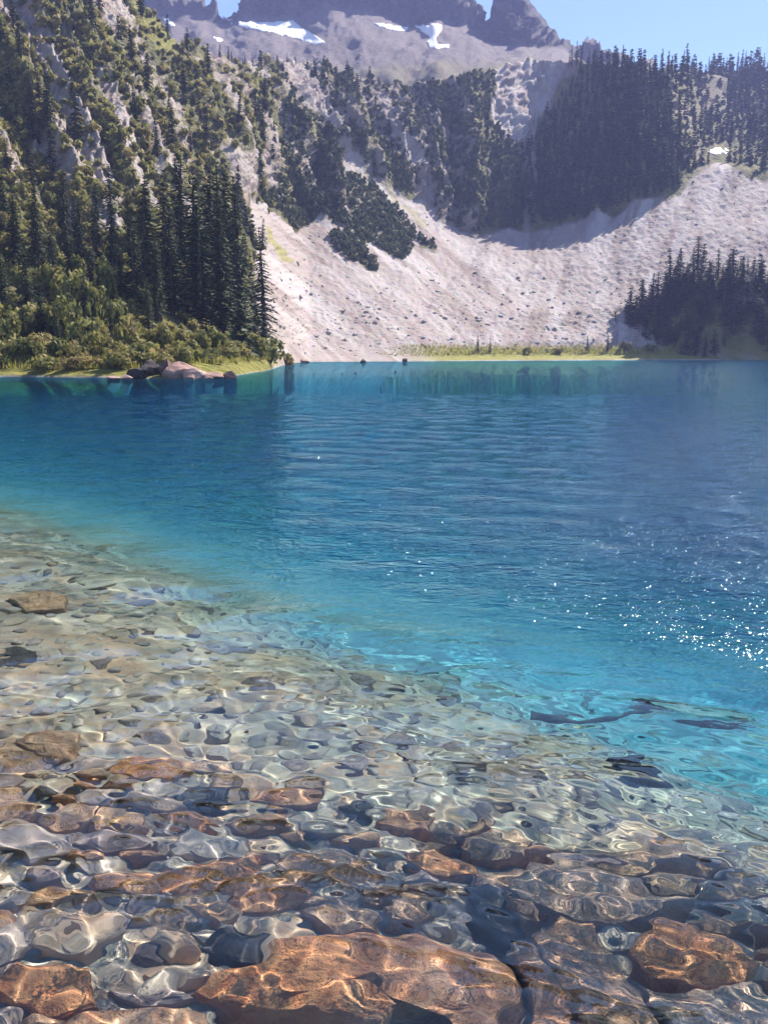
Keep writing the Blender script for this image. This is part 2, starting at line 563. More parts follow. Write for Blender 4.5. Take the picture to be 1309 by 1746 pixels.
STREAKS = [  # pale rock and gullies: polyline, half width, strength
    ([(640, 165), (668, 225), (700, 285), (735, 335)], 11, 1.0),
    ([(488, 100), (505, 140), (522, 178), (540, 212)], 24, 1.0),
    ([(520, 92), (545, 100), (540, 125), (552, 140)], 9, 1.0),
    ([(540, 215), (565, 250), (585, 275), (610, 300)], 13, 0.9),
    ([(300, 85), (325, 100), (345, 130), (352, 165)], 8, 0.8),
    ([(338, 110), (365, 165), (385, 215), (412, 262), (428, 300)], 9, 0.9),
    ([(378, 80), (390, 110), (405, 132)], 7, 0.7),
    ([(165, 152), (185, 195), (205, 240), (222, 275)], 11, 1.0),
    ([(235, 235), (255, 280), (268, 320)], 8, 0.9),
    ([(270, 175), (300, 225), (318, 265), (330, 300)], 10, 0.7),
    ([(80, 245), (110, 280), (150, 312), (195, 335)], 26, 0.85),
    ([(60, 200), (120, 190), (170, 170)], 10, 0.4),
    ([(20, 90), (50, 110), (60, 140)], 9, 0.5),
    ([(645, 150), (690, 180), (740, 215), (780, 245)], 11, 0.8),
    ([(705, 130), (725, 150), (738, 185)], 13, 0.7),
    ([(722, 235), (708, 270), (715, 300), (735, 340)], 13, 0.7),
    ([(770, 245), (795, 262), (775, 288), (745, 300)], 14, 0.7),
    ([(880, 250), (893, 300), (902, 330), (906, 388)], 9, 0.8),
    ([(1128, 120), (1150, 175), (1168, 215), (1188, 280)], 8, 0.7),
    ([(735, 330), (760, 365), (800, 385)], 12, 0.8),
]
MEADOW = [([(650, 130), (700, 112), (760, 122)], 16, 0.9), ([(860, 92), (900, 96), (930, 88)], 8, 0.8), ([(455, 395), (480, 425), (495, 440)], 6, 0.8),
          ([(330, 60), (380, 100), (420, 150)], 9, 0.4), ([(230, 20), (280, 70), (330, 110)], 16, 0.8), ([(150, 50), (180, 90), (200, 130)], 18, 0.8),
          ([(215, 90), (240, 150), (300, 210)], 14, 0.5), ([(600, 285), (660, 320), (720, 385)], 5, 0.5)]


def line_mask(x, y, line, hw):
    d = np.full(np.shape(x), 1e9)
    for (x1, y1), (x2, y2) in zip(line[:-1], line[1:]):
        t = np.clip(((x - x1) * (x2 - x1) + (y - y1) * (y2 - y1)) / ((x2 - x1) ** 2 + (y2 - y1) ** 2), 0, 1)
        d = np.minimum(d, np.hypot(x - x1 - t * (x2 - x1), y - y1 - t * (y2 - y1)))
    return 1 - sm(d, hw * 0.55, hw * 1.25)


def cover_at(x, y):
    """scree, vegetation and grass shares at a place on the slope (named by where it shows in the picture)"""
    wx = x + 26 * (fbm(x / 30, y / 30, 3) - 0.5)
    wy = y + 26 * (fbm(x / 30, y / 30, 9) - 0.5)
    scree = sm(poly_dist(wx, wy, SCREE_MAIN), -3, 4)
    scree = np.maximum(scree, sm(poly_dist(wx, wy, CHUTE), -3, 4))
    veg = 1 - scree
    for b in BANDS:
        k = sm(poly_dist(wx, wy, b), -3, 4)
        veg = np.maximum(veg, k)
    bare = np.zeros(np.shape(x))
    for l, hw, s in STREAKS:
        bare = np.maximum(bare, s * line_mask(wx, wy, l, hw))
    # loose rocky patches breaking the brush on the hillside at the left and on the cliffs
    q = x - 0.5 * y
    rib = fbm(q / 26, y / 150, 21, 4)
    patch = sm(rib, 0.50, 0.60) * (0.9 - 0.2 * sm(x, 420, 560)) * (1 - sm(x, 840, 900))
    bare = np.maximum(bare, patch * (y < 420))
    veg = veg * (1 - bare)
    scree = np.maximum(scree * (1 - veg), 0.7 * bare)
    mead = np.zeros(np.shape(x))
    for l, hw, s in MEADOW:
        mead = np.maximum(mead, s * line_mask(wx, wy, l, hw))
    shore = sm(y, 588, 598) * sm(x, 660, 780)
    shore = np.maximum(shore, sm(y, 604, 622) * (1 - sm(x, 440, 500)))
    grass = np.maximum(mead * (1 - bare), shore)
    return scree, veg, grass


sc_, vg_, gr_ = cover_at(PX, PY)
beach = 1 - sm(P[..., 2], 0.06, 0.2)
gr_ = gr_ * (1 - beach)
vg_ = vg_ * (1 - beach)
sc_ = np.maximum(sc_, beach)
dist = P[..., 1]
q = PX - 0.5 * PY * (1 - sm(PX, 700, 800))
ribs = 1 - np.abs(2 * fbm(q / 75, PY / 420, 31, 3) - 1)
ribs2 = 1 - np.abs(2 * fbm(q / 24, PY / 150, 41, 3) - 1)
cl = (1 - sm(poly_dist(PX, PY, SCREE_MAIN), -25, 10)) * sm(620 - PY, 40, 120)
amp = dist / 400.0 * cl
rib_k = (1 - 0.45 * sm(PX, 680, 760)) * (1 - 0.3 * sm(PX, 900, 1000)) * (1 - 0.85 * sm(np.broadcast_to(TT[:, None], P.shape[:2]), 6.6, 7.8))
disp = amp * (rib_k * (20 * (ribs - 0.6) + (5 + 4 * sm(PX, 420, 520)) * (ribs2 - 0.6)) + 5 * (fbm(PX / 9, PY / 9, 51, 3) - 0.5))
disp = disp + (1 - cl) * dist / 300 * (3.2 * (fbm(PX / 60 + PY / 90, PY / 120, 61, 3) - 0.5) + 0.9 * (fbm(PX / 7, PY / 5, 71, 3) - 0.5)) * sm(604 - PY, 0, 25)
edge_fix = sm(np.broadcast_to(TT[:, None], P.shape[:2]), 1.9, 2.6)
P = P + Nrm * (disp * edge_fix)[..., None]

NRM2 = normals_of(P)
if NRM2[150, 300, 1] > 0:
    NRM2 = -NRM2
PXa, PYa = project(P)
cov = np.stack([sc_, vg_, gr_, np.ones_like(sc_)], -1)
# debris streaks following the fall line of the talus
rk = sm(PX, 720, 980)
acl, acr = PX - 1.15 * PY, PX + 0.25 * PY
tone_ = np.stack([(1 - rk) * fbm(acl / 26, (PX + PY) / 260, 301, 4) + rk * fbm(acr / 30, PY / 70, 305, 4), (1 - rk) * fbm(acl / 16 + 40, (PX + PY) / 190, 311, 4) + rk * fbm(acr / 18, PY / 60, 315, 4), fbm(PX / 9, PY / 6, 321, 3), np.ones_like(PX)], -1)


def cut(i0, i1, j0, j1):
    return (slice(i0, i1), slice(j0, j1))


def terrain_piece(name, j0, j1, i0=0, i1=None):
    i1 = P.shape[0] if i1 is None else i1
    v = P[i0:i1, j0:j1]
    n, m = v.shape[:2]
    me = mesh_np(name, v.reshape(-1, 3), grid_faces(n, m))
    set_col(me, 'cover', cov[i0:i1, j0:j1].reshape(-1, 4))
    set_col(me, 'tone', tone_[i0:i1, j0:j1].reshape(-1, 4))
    me.normals_split_custom_set_from_vertices(NRM2[i0:i1, j0:j1].reshape(-1, 3).tolist())
    o = link(name, me, MT['ground'])
    o['kind'] = 'structure'
    o.cycles.is_caustics_receiver = True
    return o


jx = lambda x: int(np.searchsorted(s_samples, x))
ib = int(np.searchsorted(TT, 6.0))
terrain_piece('hillside', 0, jx(470) + 1)
terrain_piece('talus_slope', jx(470), len(s_samples), 0, ib + 1)
terrain_piece('cliff_terrain', jx(470), jx(985) + 1, ib)
terrain_piece('ridge_terrain', jx(985), len(s_samples), ib)

# ------------------------------------------------------------------ the peak behind
SKYL = [(150, -60), (250, -30), (335, 2), (352, 20), (382, 30), (410, 22), (420, -4), (440, -40), (520, -70), (620, -90), (730, -75), (785, -45), (806, -8), (818, 26), (826, 44),
        (836, 30), (848, -8), (866, -34), (890, -26), (905, 6), (922, 30), (944, 54), (958, 74), (985, 84), (1040, 96), (1110, 120), (1250, 150)]
TAL = [(150, 30), (335, 20), (382, 36), (430, 26), (520, 34), (560, 10), (620, 14), (700, 40), (760, 34), (800, 44), (826, 60), (840, 64), (870, 74), (920, 84), (960, 88), (1040, 108), (1250, 160)]
pcols = []
for x in sorted(set([p[0] for p in SKYL] + [p[0] for p in TAL])):
    sk_ = np.interp(x, [p[0] for p in SKYL], [p[1] for p in SKYL])
    tl_ = np.interp(x, [p[0] for p in TAL], [p[1] for p in TAL])
    Ypk = 900 - 60 * np.exp(-((x - 880) / 50.0) ** 2)
    pcols.append((x, [(200, 560), (130, 620), (0.5 * (130 + tl_), 720), (tl_, Ypk - 55), (0.5 * (tl_ + sk_), Ypk - 22), (sk_, Ypk), (sk_ + 40, Ypk + 120)]))
ps = np.linspace(160, 1240, 430)
PP, QX, QY, QT = build_sheet(pcols, ps, [8, 26, 34, 40, 34, 8], (0, 1))
pn = normals_of(PP)
if pn[60, 200, 1] > 0:
    pn = -pn
QTb = np.broadcast_to(QT[:, None], QX.shape)
cliff = sm(QTb, 2.9, 3.15)
crag = 1 - np.abs(2 * fbm(QX / 40 + QY / 60, QY / 45, 81, 5, 0.6) - 1)
crag2 = fbm(QX / 11, QY / 9, 91, 4, 0.6)
pd = cliff * (1 - 0.8 * sm(QTb, 3.9, 4.7)) * (26 * (crag - 0.6) + 16 * (crag2 - 0.5)) + (1 - cliff) * (14 * (fbm(QX / 50, QY / 30, 95, 4) - 0.5))
PP = PP + pn * pd[..., None]
PP[..., 2] += (QTb > 4.9) * (QTb < 5.1) * 7 * (vnoise(QX / 7, QX * 0, 97) - 0.5)
me = mesh_np('mountain', PP.reshape(-1, 3), grid_faces(*QX.shape))
tal = 1 - sm(QTb + 0.5 * (fbm(QX / 25, QY / 18, 99) - 0.5), 2.85, 3.05)
tal = np.maximum(tal, sm(fbm(QX / 22 - QY / 30, QY / 25, 103), 0.58, 0.7) * 0.7)
mead = sm(QY, 100, 118) * 0.6
set_col(me, 'cover', np.stack([tal, mead, 0 * tal, 1 + 0 * tal], -1).reshape(-1, 4))
mountain = link('mountain', me, MT['peak'])
mountain['kind'] = 'structure'

SNOW = [
    ('long white snow ribbon along the col below the dark cliff', [(378, 28), (400, 36), (440, 38), (475, 36), (500, 34), (512, 45), (535, 58), (556, 72), (540, 76), (505, 66), (470, 56), (430, 50), (398, 42)]),
    ('thin level snow strip high on the mauve talus', [(636, 39), (665, 42), (694, 46), (694, 53), (670, 52), (645, 45)]),
    ('funnel-shaped snow patch in the gully under the peak', [(706, 44), (722, 42), (753, 40), (752, 52), (742, 66), (746, 74), (766, 76), (764, 82), (732, 82), (728, 72), (734, 64), (722, 54)]),
    ('small snow scrap at the gap where the hillside meets the talus', [(276, 28), (290, 34), (300, 42), (292, 44), (280, 36)]),
    ('tiny snow fleck on the lip of the wooded cliff', [(362, 62), (374, 64), (380, 70), (370, 71)]),
]
gx, gy = project(PP)


def surf_lookup(GX, GY, P3, x, y, front=None):
    d = (GX - x) ** 2 + (GY - y) ** 2
    if front is not None:
        d = np.where(front, d, 1e12)
    return np.unravel_index(np.argmin(d), d.shape)


def snow_patch(label, poly, GX, GY, P3, front, thick=1.5):
    xs = [p[0] for p in poly]; ys = [p[1] for p in poly]
    XX, YY = np.meshgrid(np.arange(min(xs) - 3, max(xs) + 4, 1.6), np.arange(min(ys) - 3, max(ys) + 4, 1.6))
    wx = XX + 4 * (fbm(XX / 6, YY / 6, 5) - 0.5); wy = YY + 4 * (fbm(XX / 6, YY / 6, 6) - 0.5)
    D = poly_dist(wx, wy, poly)
    n, m = XX.shape
    V = np.zeros((n, m, 3))
    sel = front & (GX > min(xs) - 12) & (GX < max(xs) + 12) & (GY > min(ys) - 12) & (GY < max(ys) + 12)
    cx_, cy_, cp = GX[sel], GY[sel], P3[sel]
    for i in range(n):
        dd = (cx_[None, :] - XX[i][:, None]) ** 2 + (cy_[None, :] - YY[i][:, None]) ** 2
        k = np.argsort(dd, 1)[:, :5]
        w = 1 / (np.take_along_axis(dd, k, 1) + 1.0)
        depth = (cp[k][..., 1] * w).sum(1) / w.sum(1)
        V[i] = at(XX[i], YY[i], depth - thick * 2 * sm(D[i], -1.5, 2) - 0.5)
    ok = (D > -1.0)
    f = grid_faces(n, m)
    f = f[ok.ravel()[f].all(1)]
    used = np.unique(f)
    if len(used) < 4:
        return
    remap = -np.ones(n * m, int); remap[used] = np.arange(len(used))
    vt = V.reshape(-1, 3)[used]
    k = len(used)
    back = vt + np.array([0, 6.0, -3.0])
    fb = remap[f]
    e = np.concatenate([fb[:, [0, 1]], fb[:, [1, 2]], fb[:, [2, 3]], fb[:, [3, 0]]])
    key = np.sort(e, 1)
    _, idx, cnt = np.unique(key, axis=0, return_index=True, return_counts=True)
    be = e[idx[cnt == 1]]
    side = np.stack([be[:, 1], be[:, 0], be[:, 0] + k, be[:, 1] + k], 1)
    me = mesh_np('snow_patch', np.concatenate([vt, back]), np.concatenate([fb, side, fb[:, ::-1] + k]))
    o = link('snow_patch', me, MT['snow'])
    tag(o, label, 'snow patch', 'old snow patches left on the mountain')


for lb, poly in SNOW:
    snow_patch(lb, poly, gx, gy, PP, QTb < 5.0)
TTb = np.broadcast_to(TT[:, None], PX.shape)
snow_patch('lone pale snow remnant at the foot of the shaded wooded ridge', [(1205, 257), (1222, 251), (1238, 254), (1245, 260), (1228, 263), (1212, 263)], PXa, PYa, P, TTb < 8.0, 1.0)

# ------------------------------------------------------------------ hillock on the far shore
hc = at(1222, 590, 284)
hu, hv = np.meshgrid(np.linspace(0, 2 * math.pi, 97), np.linspace(0, 1, 40))
prof = np.cos(hv * math.pi / 2) ** 0.9
hr = hv * (1 + 0.18 * (fbm(np.cos(hu) * 1.5 + 5, np.sin(hu) * 1.5 + 5, 5) - 0.5) * 2)
hx = hc[0] + 41 * hr * np.cos(hu)
hy = hc[1] + 21 * hr * np.sin(hu)
hz = 1.0 + 27 * prof * (0.85 + 0.3 * fbm(hx / 9, hy / 9, 8)) - 2.0
hill_v = np.stack([hx, hy, hz], -1)
hill_v[:, -1] = hill_v[:, 0]
me = mesh_np('hillock_terrain', hill_v.reshape(-1, 3), grid_faces(40, 97))
hb = sm(fbm(hx / 6, hz / 6, 12), 0.55, 0.65) * 0.8
set_col(me, 'cover', np.stack([0.6 + 0 * hb, 1 - hb, 0.25 * (hv > 0.85), 1 + 0 * hb], -1).reshape(-1, 4))
set_col(me, 'tone', np.full((hill_v.shape[0] * hill_v.shape[1], 4), 0.4))
hill = link('hillock_terrain', me, MT['ground'])
hill['kind'] = 'structure'


def hill_point(u, v):
    i = int(v * 39); j = int((u / (2 * math.pi)) * 96) % 96
    return hill_v[i, j]


# ------------------------------------------------------------------ lake: bed, water surface, water body
def bed_z(x, y):
    d = 0.68 * x + 0.735 * y - 3.2 - 0.5 * sm(-x, 0.4, 3.0)
    dpt = np.interp(d, [-6, -3.2, -2.2, -1.2, 0, 1.0, 2.2, 5, 9, 16, 30, 200], [0.14, 0.24, 0.33, 0.44, 0.68, 1.3, 2.4, 4.2, 5.8, 7.5, 9.0, 10.0])
    z = -dpt + 0.10 * (fbm(x * 0.8 + 3, y * 0.8, 111, 3) - 0.5) * np.clip(1 + d * 0.1, 0.6, 2)
    # crevices between the big slabs
    for line, wd, dp in CREV:
        dd = np.full(np.shape(x), 1e9)
        for (x1, y1), (x2, y2) in zip(line[:-1], line[1:]):
            t = np.clip(((x - x1) * (x2 - x1) + (y - y1) * (y2 - y1)) / ((x2 - x1) ** 2 + (y2 - y1) ** 2), 0, 1)
            dd = np.minimum(dd, np.hypot(x - x1 - t * (x2 - x1), y - y1 - t * (y2 - y1)))
        z = z - dp * (1 - sm(dd, 0.3 * wd, wd))
    return z


def under(px, py, depth):
    """place at a depth under the flat water that shows at a pixel"""
    u = (px - CX) / F; v_ = (CY - py) / F
    d = np.array([u, math.cos(PITCH) + v_ * math.sin(PITCH), -math.sin(PITCH) + v_ * math.cos(PITCH)])
    d /= np.linalg.norm(d)
    k = -CAM_H / d[2]
    hit = np.array([0, 0, CAM_H]) + d * k
    h = d[:2] / 1.33
    dz = -math.sqrt(1 - h @ h)
    k2 = -depth / dz
    return hit + np.array([h[0], h[1], dz]) * k2


CREV_PX = [([(380, 1706), (480, 1722), (580, 1742), (650, 1752)], 0.07, 0.22), ([(690, 1730), (740, 1722), (790, 1745)], 0.11, 0.28), ([(800, 1515), (840, 1575), (890, 1640), (925, 1690)], 0.06, 0.24)]
CREV = [([tuple(under(a, b, 0.3)[:2]) for a, b in ln], w_, d_) for ln, w_, d_ in CREV_PX]
rr = np.concatenate([np.linspace(0.3, 2.6, 40, endpoint=False), np.linspace(2.6, 5.4, 180, endpoint=False), np.geomspace(5.4, 360, 220)])
aa = np.radians(np.concatenate([np.linspace(-66, -32, 30, endpoint=False), np.linspace(-32, 32, 260, endpoint=False), np.linspace(32, 66, 31)]))
A, R = np.meshgrid(aa, rr)
BX, BY = R * np.sin(A), R * np.cos(A) - 1.8
me = mesh_np('lake_bed', np.stack([BX, BY, bed_z(BX, BY)], -1).reshape(-1, 3), grid_faces(*BX.shape))
bed = link('lake_bed', me, MT['bed'])
bed['kind'] = 'structure'
bed.cycles.is_caustics_receiver = True

wrng = np.random.default_rng(5)
WAVES = []
for i in range(76):
    lam = 10 ** wrng.uniform(math.log10(0.10), math.log10(1.6))
    th = wrng.normal(0.30, 0.8)
    slope = 0.0135 * (lam / 0.25) ** 0.35
    k = 2 * math.pi / lam
    WAVES.append((k * math.sin(th), k * math.cos(th), slope / k, wrng.uniform(0, 2 * math.pi), lam))

for i in range(40):
    lam = wrng.uniform(0.05, 0.13)
    th = wrng.normal(0.1, 0.9)
    k = 2 * math.pi / lam
    WAVES.append((k * math.sin(th), k * math.cos(th), 0.0145 / k, wrng.uniform(0, 2 * math.pi), lam))


def wave(x, y, res):
    z = np.zeros_like(x)
    warp = 0.22 * (fbm(x * 1.1, y * 1.1, 131, 2) - 0.5)
    gust = 0.6 + 0.8 * fbm(x * 0.5 + 9, y * 0.35, 141, 2)
    rad = np.hypot(x, y)
    deep = sm(-bed_z(x, y), 0.75, 2.2)
    calm = (1 - 0.75 * sm(rad, 3.0, 4.4)) * (1 - 0.7 * deep)
    calm2 = (1 - 0.45 * sm(rad, 3.1, 4.6)) * (1 - 0.65 * deep)
    calm3 = (1 - 0.25 * sm(rad, 3.1, 4.6)) * (1 - 0.6 * deep)
    for q, (kx, ky, a, p, lam) in enumerate(WAVES):
        z += a * (calm if q >= 76 else calm2 if lam < 0.5 else calm3) * sm(lam / res, 2.6, 5) * np.sin(kx * (x + warp) + ky * (y - warp) + p)
    r_ = np.hypot(x, y)
    return z * gust * (1 - 0.8 * sm(r_, 12, 60))


def water_grid():
    rr = np.concatenate([np.concatenate([np.arange(1.4, 5.4, 0.0092), np.arange(5.4, 7.0, 0.014)]), np.geomspace(7.0, 40, 400, endpoint=False), np.geomspace(40, 350, 120)])
    aa = np.radians(np.concatenate([np.linspace(-64, -30, 40, endpoint=False), np.linspace(-30, 30, 520, endpoint=False), np.linspace(30, 64, 41)]))
    A, R = np.meshgrid(aa, rr)
    X, Y = R * np.sin(A), R * np.cos(A) - 1.6
    res = np.maximum(np.gradient(rr)[:, None], R * np.gradient(aa)[None, :])
    return np.stack([X, Y, wave(X, Y, res)], -1)


WG = water_grid()
me = mesh_np('lake_water', WG.reshape(-1, 3), grid_faces(*WG.shape[:2]))
wind = sm(-bed_z(WG[..., 0], WG[..., 1]), 0.7, 2.4) * sm(np.hypot(WG[..., 0], WG[..., 1]), 3.4, 6.5)
set_col(me, 'wind', np.repeat(wind.reshape(-1, 1), 4, 1))
water = link('lake_water', me, MT['water'])
water['kind'] = 'structure'
water.cycles.is_caustics_caster = True

# the tinted body of the lake water: closed, its lid just over the ripples, its floor below the bed
lr, la = np.geomspace(1.3, 352, 90), np.radians(np.linspace(-64.5, 64.5, 60))
A, R = np.meshgrid(la, lr)
VG = np.stack([R * np.sin(A), R * np.cos(A) - 1.6, 0.06 - 0.042 * sm(R, 25, 90)], -1)
n, m = VG.shape[:2]
bot = VG.copy(); bot[..., 2] = -14.0
idx = np.arange(n * m).reshape(n, m)
ring = np.concatenate([idx[0, :-1], idx[:-1, -1], idx[-1, :0:-1], idx[:0:-1, 0]])
nx_ = np.roll(ring, -1)
top = grid_faces(n, m)
base4 = np.array([[idx[0, 0], idx[-1, 0], idx[-1, -1], idx[0, -1]]])
sides = np.stack([nx_, ring, ring + n * m, nx_ + n * m], 1)
me = mesh_np('lake_water_body', np.concatenate([VG.reshape(-1, 3), bot.reshape(-1, 3)]), np.concatenate([top, sides, grid_faces(n, m)[:, ::-1] + n * m]))
body = link('lake_water_body', me, volume_material('lake_water_tint', 'absorb', (0.0, 0.735, 0.885), 0.47))
body['kind'] = 'structure'


# ------------------------------------------------------------------ trees and shrubs
def conifer_meshes(name, seed, H=10.0, R=1.9, whorls=44, nb=6, ns=5, spray=0.62, ragged=0.35, bare=0.06, skew=0.8):
    r = np.random.default_rng(seed)
    # trunk: tapered, eight sided, slightly bent
    zs = np.linspace(-0.04, 0.985, 9) * H
    bend = 0.012 * H * np.sin(np.linspace(0, 3, 9) + r.uniform(0, 6))
    ang = np.linspace(0, 2 * math.pi, 8, endpoint=False)
    tv = []
    for z, b in zip(zs, bend):
        rad = 0.020 * H * (1 - max(z, 0) / H) ** 0.9 + 0.012
        tv.append(np.stack([b + rad * np.cos(ang), 0.5 * b + rad * np.sin(ang), np.full(8, z)], -1))
    i = np.arange(72).reshape(9, 8)
    tf = np.stack([i[:-1], np.roll(i[:-1], -1, 1), np.roll(i[1:], -1, 1), i[1:]], -1).reshape(-1, 4)
    trunk = mesh_np(name + '_trunk', np.concatenate(tv), tf)
    trunk.materials.append(MT['bark'])
    # crown: whorls of drooping boughs, each carrying flat sprays
    V, Q = [], []
    for w in range(whorls):
        t = bare + (1 - bare) * (w + r.uniform(-0.3, 0.3)) / whorls
        t = min(max(t, bare), 0.995)
        L0 = R * (1 - t) ** skew * (0.55 + 0.45 * min(1, t / 0.18 + 0.3)) + 0.10
        z0 = t * H
        a0 = r.uniform(0, 6.28)
        for k in range(nb if t < 0.85 else max(3, nb - 2)):
            if r.uniform() < ragged * 0.35:
                continue
            a = a0 + 6.283 * k / nb + r.normal(0, 0.25)
            L = L0 * (1 - ragged * r.uniform(0, 1))
            dirv = np.array([math.cos(a), math.sin(a), 0.0])
            side = np.array([-dirv[1], dirv[0], 0.0])
            droop = r.uniform(0.18, 0.5) if t < 0.8 else r.uniform(-0.5, 0.1)
            n = max(2, int(round(ns * min(1, L / (0.5 * R)))))
            for j in range(n):
                u = (j + 0.55) / n
                c = dirv * L * u + np.array([0, 0, z0 - droop * L * u * (0.6 + 0.6 * u)])
                sl = spray * (0.75 + 0.5 * r.uniform()) * (0.55 + 0.45 * L / R) * (1.05 - 0.35 * u)
                wd = sl * r.uniform(0.45, 0.8)
                d2 = dirv + side * r.normal(0, 0.45) + np.array([0, 0, -droop + r.normal(0, 0.3)])
                d2 /= np.linalg.norm(d2)
                s2 = side * 1.0 + np.array([0, 0, r.normal(0, 0.45)])
                s2 /= np.linalg.norm(s2)
                b = len(V) * 4
                V.append(np.stack([c - d2 * sl * 0.45, c + s2 * wd * 0.5 - np.array([0, 0, 0.12 * sl]), c + d2 * sl * 0.62, c - s2 * wd * 0.5 - np.array([0, 0, 0.12 * sl])]))
                Q.append([b, b + 1, b + 2, b + 3])
    crown = mesh_np(name + '_crown', np.concatenate(V), np.array(Q), smooth=False)
    crown.materials.append(MT['fir'])
    return trunk, crown


def join_two(name, a, b):
    va = np.empty(len(a.vertices) * 3, np.float32); a.vertices.foreach_get('co', va)
    vb = np.empty(len(b.vertices) * 3, np.float32); b.vertices.foreach_get('co', vb)
    fa = np.array([p.vertices[:] for p in a.polygons]); fb = np.array([p.vertices[:] for p in b.polygons]) + len(a.vertices)
    me = mesh_np(name, np.concatenate([va, vb]).reshape(-1, 3), np.concatenate([fa, fb]), smooth=False)
    me.materials.append(a.materials[0]); me.materials.append(b.materials[0])
    me.polygons.foreach_set('material_index', np.concatenate([np.zeros(len(fa), np.int32), np.ones(len(fb), np.int32)]))
    return me


NEAR = [conifer_meshes('tall_fir', s, R=r, whorls=w, nb=7, ns=6, spray=sp, ragged=rg, bare=b, skew=k)
        for s, r, w, sp, rg, b, k in ((1, 1.75, 46, 0.52, 0.45, 0.05, 0.7), (2, 1.5, 50, 0.5, 0.4, 0.03, 0.62), (3, 1.95, 42, 0.55, 0.5, 0.06, 0.85), (4, 1.3, 50, 0.45, 0.45, 0.04, 0.6))]
MIDM = [conifer_meshes('slope_fir', 20 + s, R=r, whorls=24, nb=6, ns=3, spray=0.95, ragged=0.35, bare=0.04, skew=k)
        for s, r, k in ((1, 1.7, 0.8), (2, 1.35, 0.7), (3, 2.0, 0.9), (4, 1.5, 0.6))]
MID = [join_two('slope_fir', a, b) for a, b in MIDM]
FAR = [conifer_meshes('far_fir', 40 + s, R=r, whorls=11, nb=5, ns=1, spray=2.3, ragged=0.3, bare=0.03, skew=k)[1] for s, r, k in ((1, 1.5, 0.8), (2, 1.2, 0.7), (3, 1.8, 0.9))]


def tree(name, pos, H, label, group, proto, width=1.0):
    o = empty(name, pos)
    tr, cr = proto
    t_ = link('trunk', tr, None, o)
    c_ = link('crown', cr, None, o)
    o.scale = (H / 10 * width, H / 10 * width, H / 10)
    o.rotation_euler = (rnd.uniform(-0.03, 0.03), rnd.uniform(-0.03, 0.03), rnd.uniform(0, 6.28))
    tag(o, label, 'conifer', group)
    return o


def small_tree(name, pos, H, label, group, me, width=1.0):
    o = link(name, me)
    o.location = pos
    o.scale = (H / 10 * width, H / 10 * width, H / 10)
    o.rotation_euler = (rnd.uniform(-0.04, 0.04), rnd.uniform(-0.04, 0.04), rnd.uniform(0, 6.28))
    tag(o, label, 'conifer', group)
    return o


FRONT = (TTb > 2.0) & (TTb < 8.0)


def ground_Y(px, Y):
    j = int(np.argmin(np.abs(s_samples - px)))
    d = np.abs(P[:, j, 1] - Y) + 1e6 * ((TT < 1.0) | (TT > 8.0))
    return P[int(np.argmin(d)), j]


def ground_px(px, py):
    d = (PXa - px) ** 2 + (PYa - py) ** 2 + 1e9 * (~((TTb > 1.0) & (TTb < 8.0)))
    return P[np.unravel_index(np.argmin(d), d.shape)]


BIG = [  # top px, top py, distance, width, label
    (246, 296, 100, 1.05, 'broad dark fir at the outer edge of the shoreline cluster, nearest the pale shrubs'),
    (224, 352, 92, 0.9, 'shorter dark fir in front of the shrubs beside the shoreline cluster'),
    (276, 288, 112, 0.95, 'slim dark fir second from the shrub side of the shoreline cluster'),
    (302, 262, 118, 1.0, 'tallest spire of the dark shoreline cluster, reaching the rock streaks'),
    (326, 300, 104, 1.15, 'wide dark fir in the heart of the shoreline cluster'),
    (346, 280, 112, 0.9, 'narrow dark fir just beside the middle of the shoreline cluster'),
    (366, 272, 120, 0.95, 'tall fir at the back of the cluster, before the pale gully'),
    (384, 284, 112, 0.75, 'fir with stepped drooping boughs near the talus side of the cluster'),
    (402, 296, 110, 0.75, 'ragged outermost fir of the cluster on its talus side'),
    (334, 345, 97, 1.1, 'lower dark fir standing foremost above the shore rocks'),
    (290, 350, 97, 1.0, 'lower dark fir behind the brushy bank, shrub side of the rocks'),
    (372, 352, 99, 1.0, 'lower dark fir filling the foot of the cluster on its talus side'),
    (445, 386, 118, 1.0, 'lone slender fir standing apart in front of the pale talus'),
    (264, 408, 90, 0.95, 'young dark fir at the foot of the cluster above the bank'),
]
for k, (px, py, Y, w, lb) in enumerate(BIG):
    b = ground_Y(px, Y)
    top = at(px, py, b[1])
    tree('fir_tree', (top[0], b[1], b[2] - 0.2), top[2] - b[2] + 0.2, lb, 'tall dark firs clustered on the near shore', NEAR[(k * 3) % 4] if k != 12 else NEAR[2], w * (1.3 if k != 12 else 1.15))
LOWL = [(18, 330, 92, 1.0), (58, 300, 98, 0.9), (104, 285, 106, 0.9), (0, 402, 84, 1.0), (42, 428, 82, 0.95), (84, 372, 95, 1.0), (132, 336, 104, 0.9),
        (152, 395, 96, 0.9), (186, 336, 106, 0.9), (203, 404, 92, 0.85), (168, 450, 86, 0.8), (66, 480, 78, 0.9), (12, 500, 76, 1.0), (118, 478, 80, 0.8),
        (140, 455, 84, 0.8), (96, 520, 76, 0.7), (210, 500, 82, 0.75), (190, 520, 78, 0.7), (40, 520, 75, 0.8), (250, 470, 84, 0.8), (55, 350, 100, 0.9), (160, 350, 108, 0.8), (215, 330, 112, 0.8), (-30, 360, 86, 1.0), (-40, 440, 78, 1.0), (30, 372, 98, 1.0), (116, 400, 92, 0.9)]
